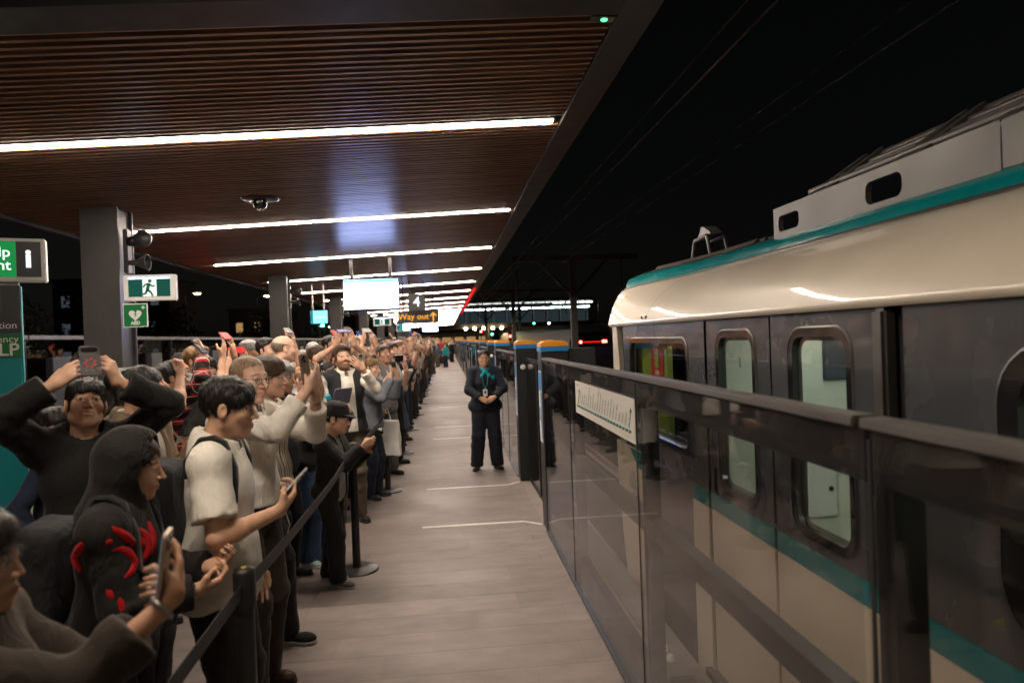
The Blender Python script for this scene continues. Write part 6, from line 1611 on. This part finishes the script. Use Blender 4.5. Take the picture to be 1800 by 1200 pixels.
# ---- plaid shirt, arm up; grey t-shirt; raised fist
p = person(dict(height=1.68, skin='light', seed=111, head=dict(hair='spiky', hair_col=HB, pose=(0, 18, 0)), top=dict(name='plaid_shirt', col=(.34, .012, .014), mat='plaid', ease=.03, hem=.78, sleeve=.9, collar=1), bottom=dict(col=BLACK), arms=dict(R=hold(1, (.16, .16, 1.80), e=(1, 0, -.6)), L=rest(-1))), (-2.06, 5.36), R(-60), 'person in a red plaid shirt raising a phone overhead', h=1.2)
phone(p, 1, (.03, .035, .06), 'dark blue phone raised by the person in the plaid shirt')
p = person(dict(height=1.66, skin='fair', seed=112, head=dict(hair='short', hair_col=HB, pose=(0, 10, 0)), top=dict(col=(.55, .52, .48), sleeve=.45, ease=.03), bottom=dict(col=DGREY), arms=dict(R=dict(w=(.17, .22, 1.62), f=(0, .1, 1), n=(-.2, -1, 0), g='fist', e=(.8, 0, -1)), L=rest(-1))), (-1.98, 4.72), R(-74), 'person in a white t-shirt with one fist raised in front of the plaid shirt', h=1.2)
p = person(dict(height=1.70, skin='light', seed=113, head=dict(hair='spiky', hair_col=HB, pose=(-14, 0, 0), smile=.5, squint=.4), top=dict(col=(.055, .058, .06), sleeve=.45, ease=.024), bottom=dict(col=BLACK), arms=dict(R=rest(1), L=rest(-1))), (-1.86, 5.45), R(-124), 'person in a charcoal t-shirt smiling towards the train', h=1.2)
# ---- further along the belt
p = person(dict(height=1.60, skin='pale', seed=121, head=dict(hair='short', hair_col=HBL, pose=(0, -4, 0)), top=dict(name='hoodie', col=(.17, .19, .22), ease=.03, sleeve=1.0, hood='down'), bottom=dict(col=NAVY), arms=dict(**both((0, .30, 1.46), .92))), (-.90, 7.95), R(-112), 'person in a blue grey hoodie aiming a compact camera', h=1.2)
make_phone(level(p, (0, .31, 1.52)), (.03, .03, .032), 'compact camera held by the person in the blue grey hoodie', (.062, .105, .028), cams=1, nm='compact_camera', cat='camera')
p = person(dict(height=1.64, fem=1, skin='fair', seed=122, head=dict(hair='long', hair_col=HBR, pose=(0, 0, 0)), top=dict(col=(.50, .48, .44), ease=.024, hem=.85, sleeve=.5), bottom=dict(kind='skirt', col=(.10, .12, .12), mat='waves', low=.22), arms=dict(R=dict(w=(.20, .22, .98), f=(0, .6, -.6), n=(-1, 0, 0), g='fist'), L=rest(-1)), shoe=dict(col=(.55, .52, .46), mat='cloth', sole=(.6, .58, .5))), (-1.00, 8.42), R(-96), 'person in a patterned blue skirt carrying a white bag', h=1.3)
t = empty('carrier_bag', tuple(w2(p, (.24, .30, .44))), p['Y']+R(80)); tag(t, 'white carrier bag hanging by the patterned skirt', 'bag')
def bagf(P):
    w = .15-.02*np.clip((P[:, 2]-.2)/.2, 0, 1); d = np.maximum(np.maximum(np.abs(P[:, 0])-w, np.abs(P[:, 1]+.012*wav(P, 1, (18, 18, 12), 2))-.03), np.abs(P[:, 2]-.21)-.20); return d-.008+wav(P, 1, (22, 22, 16), 6)*.006
v, f4 = net(bagf, (-.22, -.09, -.03), (.22, .09, .46), .011, .03); link('bag', to_mesh('bag', [(v, f4)]), M['white_paint'], t)
for sx in (-.05, .05): MB().tube([(sx, 0, .41), (sx*.4, 0, .53), (0, 0, .56)], .006, 6).build('handle', M['white_paint'], t)
p = person(dict(height=1.74, skin='fair', seed=123, head=dict(hair='short', hair_col=HBR, pose=(-4, 6, 0)), top=dict(layers=[dict(col=(.22, .22, .225), sleeve=.45, ease=.024), ]), bottom=dict(col=(.12, .115, .11)), arms=dict(**both((0, .32, 1.50), 1.0, .085))), (-.85, 9.25), R(-138), 'person in a grey t-shirt holding a black camera', h=1.3)
make_phone(level(p, (0, .33, 1.56)), BLACK, 'black camera held by the person in the grey t-shirt', (.085, .13, .05), cams=1, nm='stills_camera', cat='camera')
p = person(dict(height=1.76, skin='fair', seed=124, head=dict(hair='swept', hair_col=HBR, pose=(0, 4, 0)), top=dict(col=(.02, .022, .03), sleeve=.5, ease=.026), bottom=dict(col=BLACK), arms=dict(R=rest(1), L=hold(-1, (-.10, .44, 1.72)))), (-.82, 10.05), R(-128), 'person in a black t-shirt stretching a bare arm up with a phone', h=1.3)
phone(p, -1, (.5, .5, .5), 'white phone at the end of the stretched bare arm')
p = person(dict(height=1.72, skin='fair', seed=125, head=dict(hair='short', hair_col=HBR, pose=(0, 6, 0)), top=dict(col=(.05, .045, .04), sleeve=.5), bottom=dict(col=BLACK), arms=dict(**both((0, .16, 1.86), 1.0, .085))), (-1.22, 7.95), R(-150), 'person with both arms raised holding a lilac phone behind the dark vest', h=1.4)
make_phone(level(p, (0, .17, 1.92)), (.16, .15, .42), 'lilac phone held level overhead behind the dark vest', cams=1)
# ---- station staff member by the barrier
p = person(dict(height=1.63, fem=1, skin='light', weight=1.34, seed=131, head=dict(hair='bun', hair_col=(.014, .01, .009), pose=(0, 2, 0), smile=.8, fat=.5, squint=.3, neck=.058),
    top=dict(layers=[dict(name='shirt', col=(.014, .016, .022), ease=.010, hem=.9, sleeve=.6, neck=.07, folds=.6), dict(name='blazer', col=(.013, .016, .026), ease=.026, hem=.76, sleeve=.95, open=(.035, .075), neck=.088, folds=1.0, loose=.014)]), bottom=dict(col=(.012, .014, .022), ease=.026, flare=.02),
    arms=dict(R=dict(w=(.085, .285, .985), f=(-.75, .25, -.35), n=(.1, -1, -.1), g='clasp', e=(1, -.2, -.3)), L=dict(w=(-.085, .30, .995), f=(.75, .25, -.35), n=(-.1, -1, -.1), g='clasp', e=(-1, -.2, -.3))), stance=((.15, 0), (-.15, 0)), toe=(20, 20)),
    (.50, 9.30), R(184), 'person in navy staff suit with teal scarf, hands clasped by the barrier')
glasses(p)
s = p['s']; m = MB()
def scf(P):
    q = (P-p['nk'].astype(np.float32))/s; r = np.hypot(q[:, 0], q[:, 1]-.02); d = np.sqrt((r-.074)**2+((q[:, 2]+.005+.2*q[:, 1])*.7)**2)-.022+wav(q, 1, (50, 50, 50), 2)*.004
    Q = q.copy(); Q[:, 0] = np.abs(Q[:, 0]); d = smin(d, cone(Q, (0, .105, -.035), (.055, .150, -.10), .022, .026), .015); return d*s
v, f4 = net(scf, p['nk']-.2, p['nk']+.2, .007, .01); link('scarf', to_mesh('scarf', [(v, f4)]), M['cloth'], p['root'], color=(.012, .26, .32))
ln = MB().tube([(.05*s, .16*s, 1.40*s), (.045*s, .215*s, 1.28*s), (.02*s, .215*s, 1.18*s)], .005, 5); ln.tube([(-.03*s, .16*s, 1.40*s), (-.02*s, .215*s, 1.28*s), (.02*s, .216*s, 1.18*s)], .005, 5); L_ = ln.build('lanyard', M['sign_teal'], p['root'])
MB().bbox(-.008, .050, .214, .222, 1.01, 1.105, .003).build('id_card', M['sign_white'], L_); MB().box(.010, .032, .2225, .2235, 1.045, 1.085).build('photo', M['sign_dark'], L_)
MB().bbox(-.115, -.075, .175, .185, 1.235, 1.285, .003).build('badge', M['sign_teal'], p['root'])

# ---- crowd prototypes (meshes shared, colours per person)
PROTO = []
def proto(**k):
    hq = k.pop('hq', 2.1); parts, fr = figure(k, hq); PROTO.append((parts, fr, k)); return PROTO[-1]
NB = dict(col=BLACK)
proto(height=1.74, seed=1, head=dict(hair='short', pose=(0, 4, 0)), top=dict(col=BLACK, ease=.028), bottom=NB, arms=dict(R=rest(1), L=hold(-1, (-.10, .34, 1.62))))
proto(height=1.66, fem=1, seed=2, head=dict(hair='long', pose=(0, 3, 0)), top=dict(col=BLACK, ease=.02), bottom=NB, arms=dict(R=hold(1, (.06, .32, 1.52)), L=rest(-1)))
proto(height=1.78, seed=3, head=dict(hair='swept', pose=(-10, 6, 0)), top=dict(col=BLACK, ease=.03, sleeve=.45), bottom=NB, arms=both((0, .25, 1.80), 1.0))
proto(height=1.70, seed=4, head=dict(hair='spiky', pose=(8, 0, 0)), top=dict(col=BLACK, ease=.032, hood='down'), bottom=NB, arms=both((0, .33, 1.50), 1.0))
proto(height=1.62, fem=1, seed=5, weight=1.1, head=dict(hair='bob', pose=(-6, 0, 0), smile=.5), top=dict(col=BLACK, ease=.022, sleeve=.9), bottom=NB, arms=dict(R=rest(1), L=rest(-1)))
proto(height=1.80, seed=6, weight=1.12, head=dict(hair='thin', pose=(6, 0, 0), beard=.5), top=dict(col=BLACK, ease=.022, collar=1, hem=.86), bottom=NB, arms=dict(R=dict(w=(.08, .30, 1.05), f=(-.8, .5, .1), n=(0, -1, 0), g='clasp'), L=dict(w=(-.08, .30, 1.03), f=(.8, .5, .1), n=(0, -1, 0), g='clasp')))
proto(height=1.72, seed=7, head=dict(hair='fringe', pose=(0, 8, 0)), top=dict(col=BLACK, ease=.03, sleeve=.42), bottom=NB, arms=dict(R=hold(1, (.12, .28, 1.84)), L=rest(-1)))
proto(height=1.68, fem=1, seed=8, head=dict(hair='bun', pose=(-5, 0, 0)), top=dict(col=BLACK, ease=.03), bottom=dict(kind='skirt', col=BLACK, low=.35), arms=dict(R=rest(1), L=hold(-1, (-.08, .34, 1.46))))
proto(height=1.76, seed=9, head=dict(hair='curly', pose=(5, 0, 0)), top=dict(col=BLACK, ease=.034), bottom=NB, arms=dict(R=rest(1), L=rest(-1)))
TOPS = [('black', BLACK), ('navy', NAVY), ('charcoal', DGREY), ('grey', (.13, .13, .135)), ('white', (.68, .65, .6)), ('olive', (.055, .06, .03)), ('tan', (.19, .14, .08)), ('dark green', (.012, .04, .028)), ('maroon', (.09, .012, .018)), ('pale blue', (.22, .28, .36)), ('cream', (.55, .48, .38)), ('brown', (.06, .035, .02)), ('red', (.28, .012, .014)), ('denim blue', (.05, .085, .16)), ('teal', (.008, .17, .19))]
TW_ = [11, 8, 7, 6, 9, 3, 4, 2, 3, 5, 5, 3, 3, 5, 0]
BOTS = [('black', BLACK), ('black', BLACK), ('navy', NAVY), ('charcoal', DGREY), ('denim', (.05, .085, .16)), ('tan', (.11, .09, .06)), ('brown', (.03, .022, .018))]
HAIRS = [('black', HB), ('black', HB), ('brown', HBR), ('fair', HBL), ('grey', HG), ('dark', (.02, .014, .01))]
SK = ['pale', 'fair', 'fair', 'light', 'light', 'tan', 'brown']
PHC = [('black', BLACK), ('white', (.5, .5, .5)), ('red', (.5, .02, .02)), ('silver', (.3, .3, .3)), ('blue', (.03, .06, .2)), ('gold', (.35, .27, .18))]
ACT = ['filming with one hand', 'filming with a phone', 'filming overhead with both hands', 'filming with both hands', 'with arms at the sides', 'with hands clasped', 'raising one hand with a phone', 'holding up a phone', 'standing quietly']
used = {}
def crowd(x, y, yaw, pi=None, top=None, far=False, label=None, group=None):
    pi = random.choices(range(9), [5, 4, 5, 5, 2, 2, 5, 3, 1])[0] if pi is None else pi
    parts, fr, k = PROTO[pi]
    for _ in range(40):
        tn, tc = random.choices(TOPS, TW_)[0] if top is None else top; hn, hcx = random.choice(HAIRS); (bn, bi) = random.choice(BOTS); sk = random.choice(SK)
        lb = f'person in a {tn} top and {bn} {"skirt" if pi == 7 else "trousers"} {ACT[pi]}'
        if far or label or lb not in used: break
    sc = random.uniform(.94, 1.06)
    root = empty('person', (x, y, 0), yaw); root.scale = (sc, sc, sc)
    if far: lb = label or f'small distant figure in a {tn} top at the end of the platform'
    elif lb in used:
        lb = lb+' in the packed row'
    used[lb] = used.get(lb, 0)+1
    tag(root, label or lb, 'person', group or 'crowd waiting behind the belt')
    prev = None
    for nm, me, mat, col in parts:
        if far and nm in ('collar', 'sole'): continue
        c = {'body': SKIN[sk], 'hair': hcx, 'trousers': bi, 'skirt': bi, 'shoe': random.choice([BLACK, BLACK, (.4, .38, .35), BROWN]), 'sole': BLACK}.get(nm, tc)
        o = link(nm, me, M[mat], prev if nm == 'sole' and prev else root, color=c)
        if nm == 'shoe': prev = o
    if pi in (0, 1, 2, 3, 6, 7) and not far:
        f2 = dict(fr); f2['Y'] = yaw; f2['loc'] = np.array([x, y, 0]); pn, pc = random.choice(PHC)
        if pi in (2, 3): C = np.array((0, .26, 1.86) if pi == 2 else (0, .34, 1.56))
        else:
            wr, f, n, s_ = fr['hands'][1 if pi in (1, 6) else -1]; C = wr+(f*.052+s_*.048+n*.030)*fr['s']
        C = C*sc; f2['hc'] = fr['hc']*sc
        mw = toward(f2, C)
        if pi in (2, 3): mw = mw@Matrix.Rotation(R(90), 4, 'Z')
        pl = f"{pn} phone {['raised in one hand', 'held up', 'raised overhead in both hands', 'held level in both hands', '', '', 'lifted high', 'held up', ''][pi]} by the person in {tn} and {bn}"
        make_phone(mw, pc, pl, group='phones held up in the crowd', cams=0)
    return root
random.seed(19)
yv = 10.6
while yv < 33:                                  # row at the belt
    crowd(-.93+random.uniform(-.10, .06), yv, R(-118+random.uniform(-28, 30))); yv += random.uniform(.46, .62)*(1+.012*(yv-10))
yv = 8.3
while yv < 31:                                  # second row
    crowd(-1.45+random.uniform(-.13, .13), yv, R(-120+random.uniform(-30, 35))); yv += random.uniform(.50, .72)*(1+.015*(yv-8))
yv = 5.9
while yv < 26:                                  # third row
    crowd(-2.05+random.uniform(-.2, .15), yv, R(-118+random.uniform(-35, 40))); yv += random.uniform(.62, .95)*(1+.015*(yv-6))
for x, y in ((-2.85, 7.6), (-2.6, 9.2), (-2.9, 11.5)): crowd(x, y, R(-110+random.uniform(-30, 30)), random.choice([0, 4, 8, 5]))
# end of the platform: people across the whole width, too far to tell apart
for k in range(48):
    y = random.uniform(36, 62); x = random.uniform(-3.2, -.55) if y < 48 else random.uniform(-3.0, .6)
    crowd(x, y, R(180+random.uniform(-50, 50)), far=True, group='distant crowd at the end of the platform')
o = crowd(-.05, 44.0, R(150), 4, ('teal', (.01, .24, .27)), True, 'person in a teal vest standing clear in the distant aisle', 'staff in the aisle')
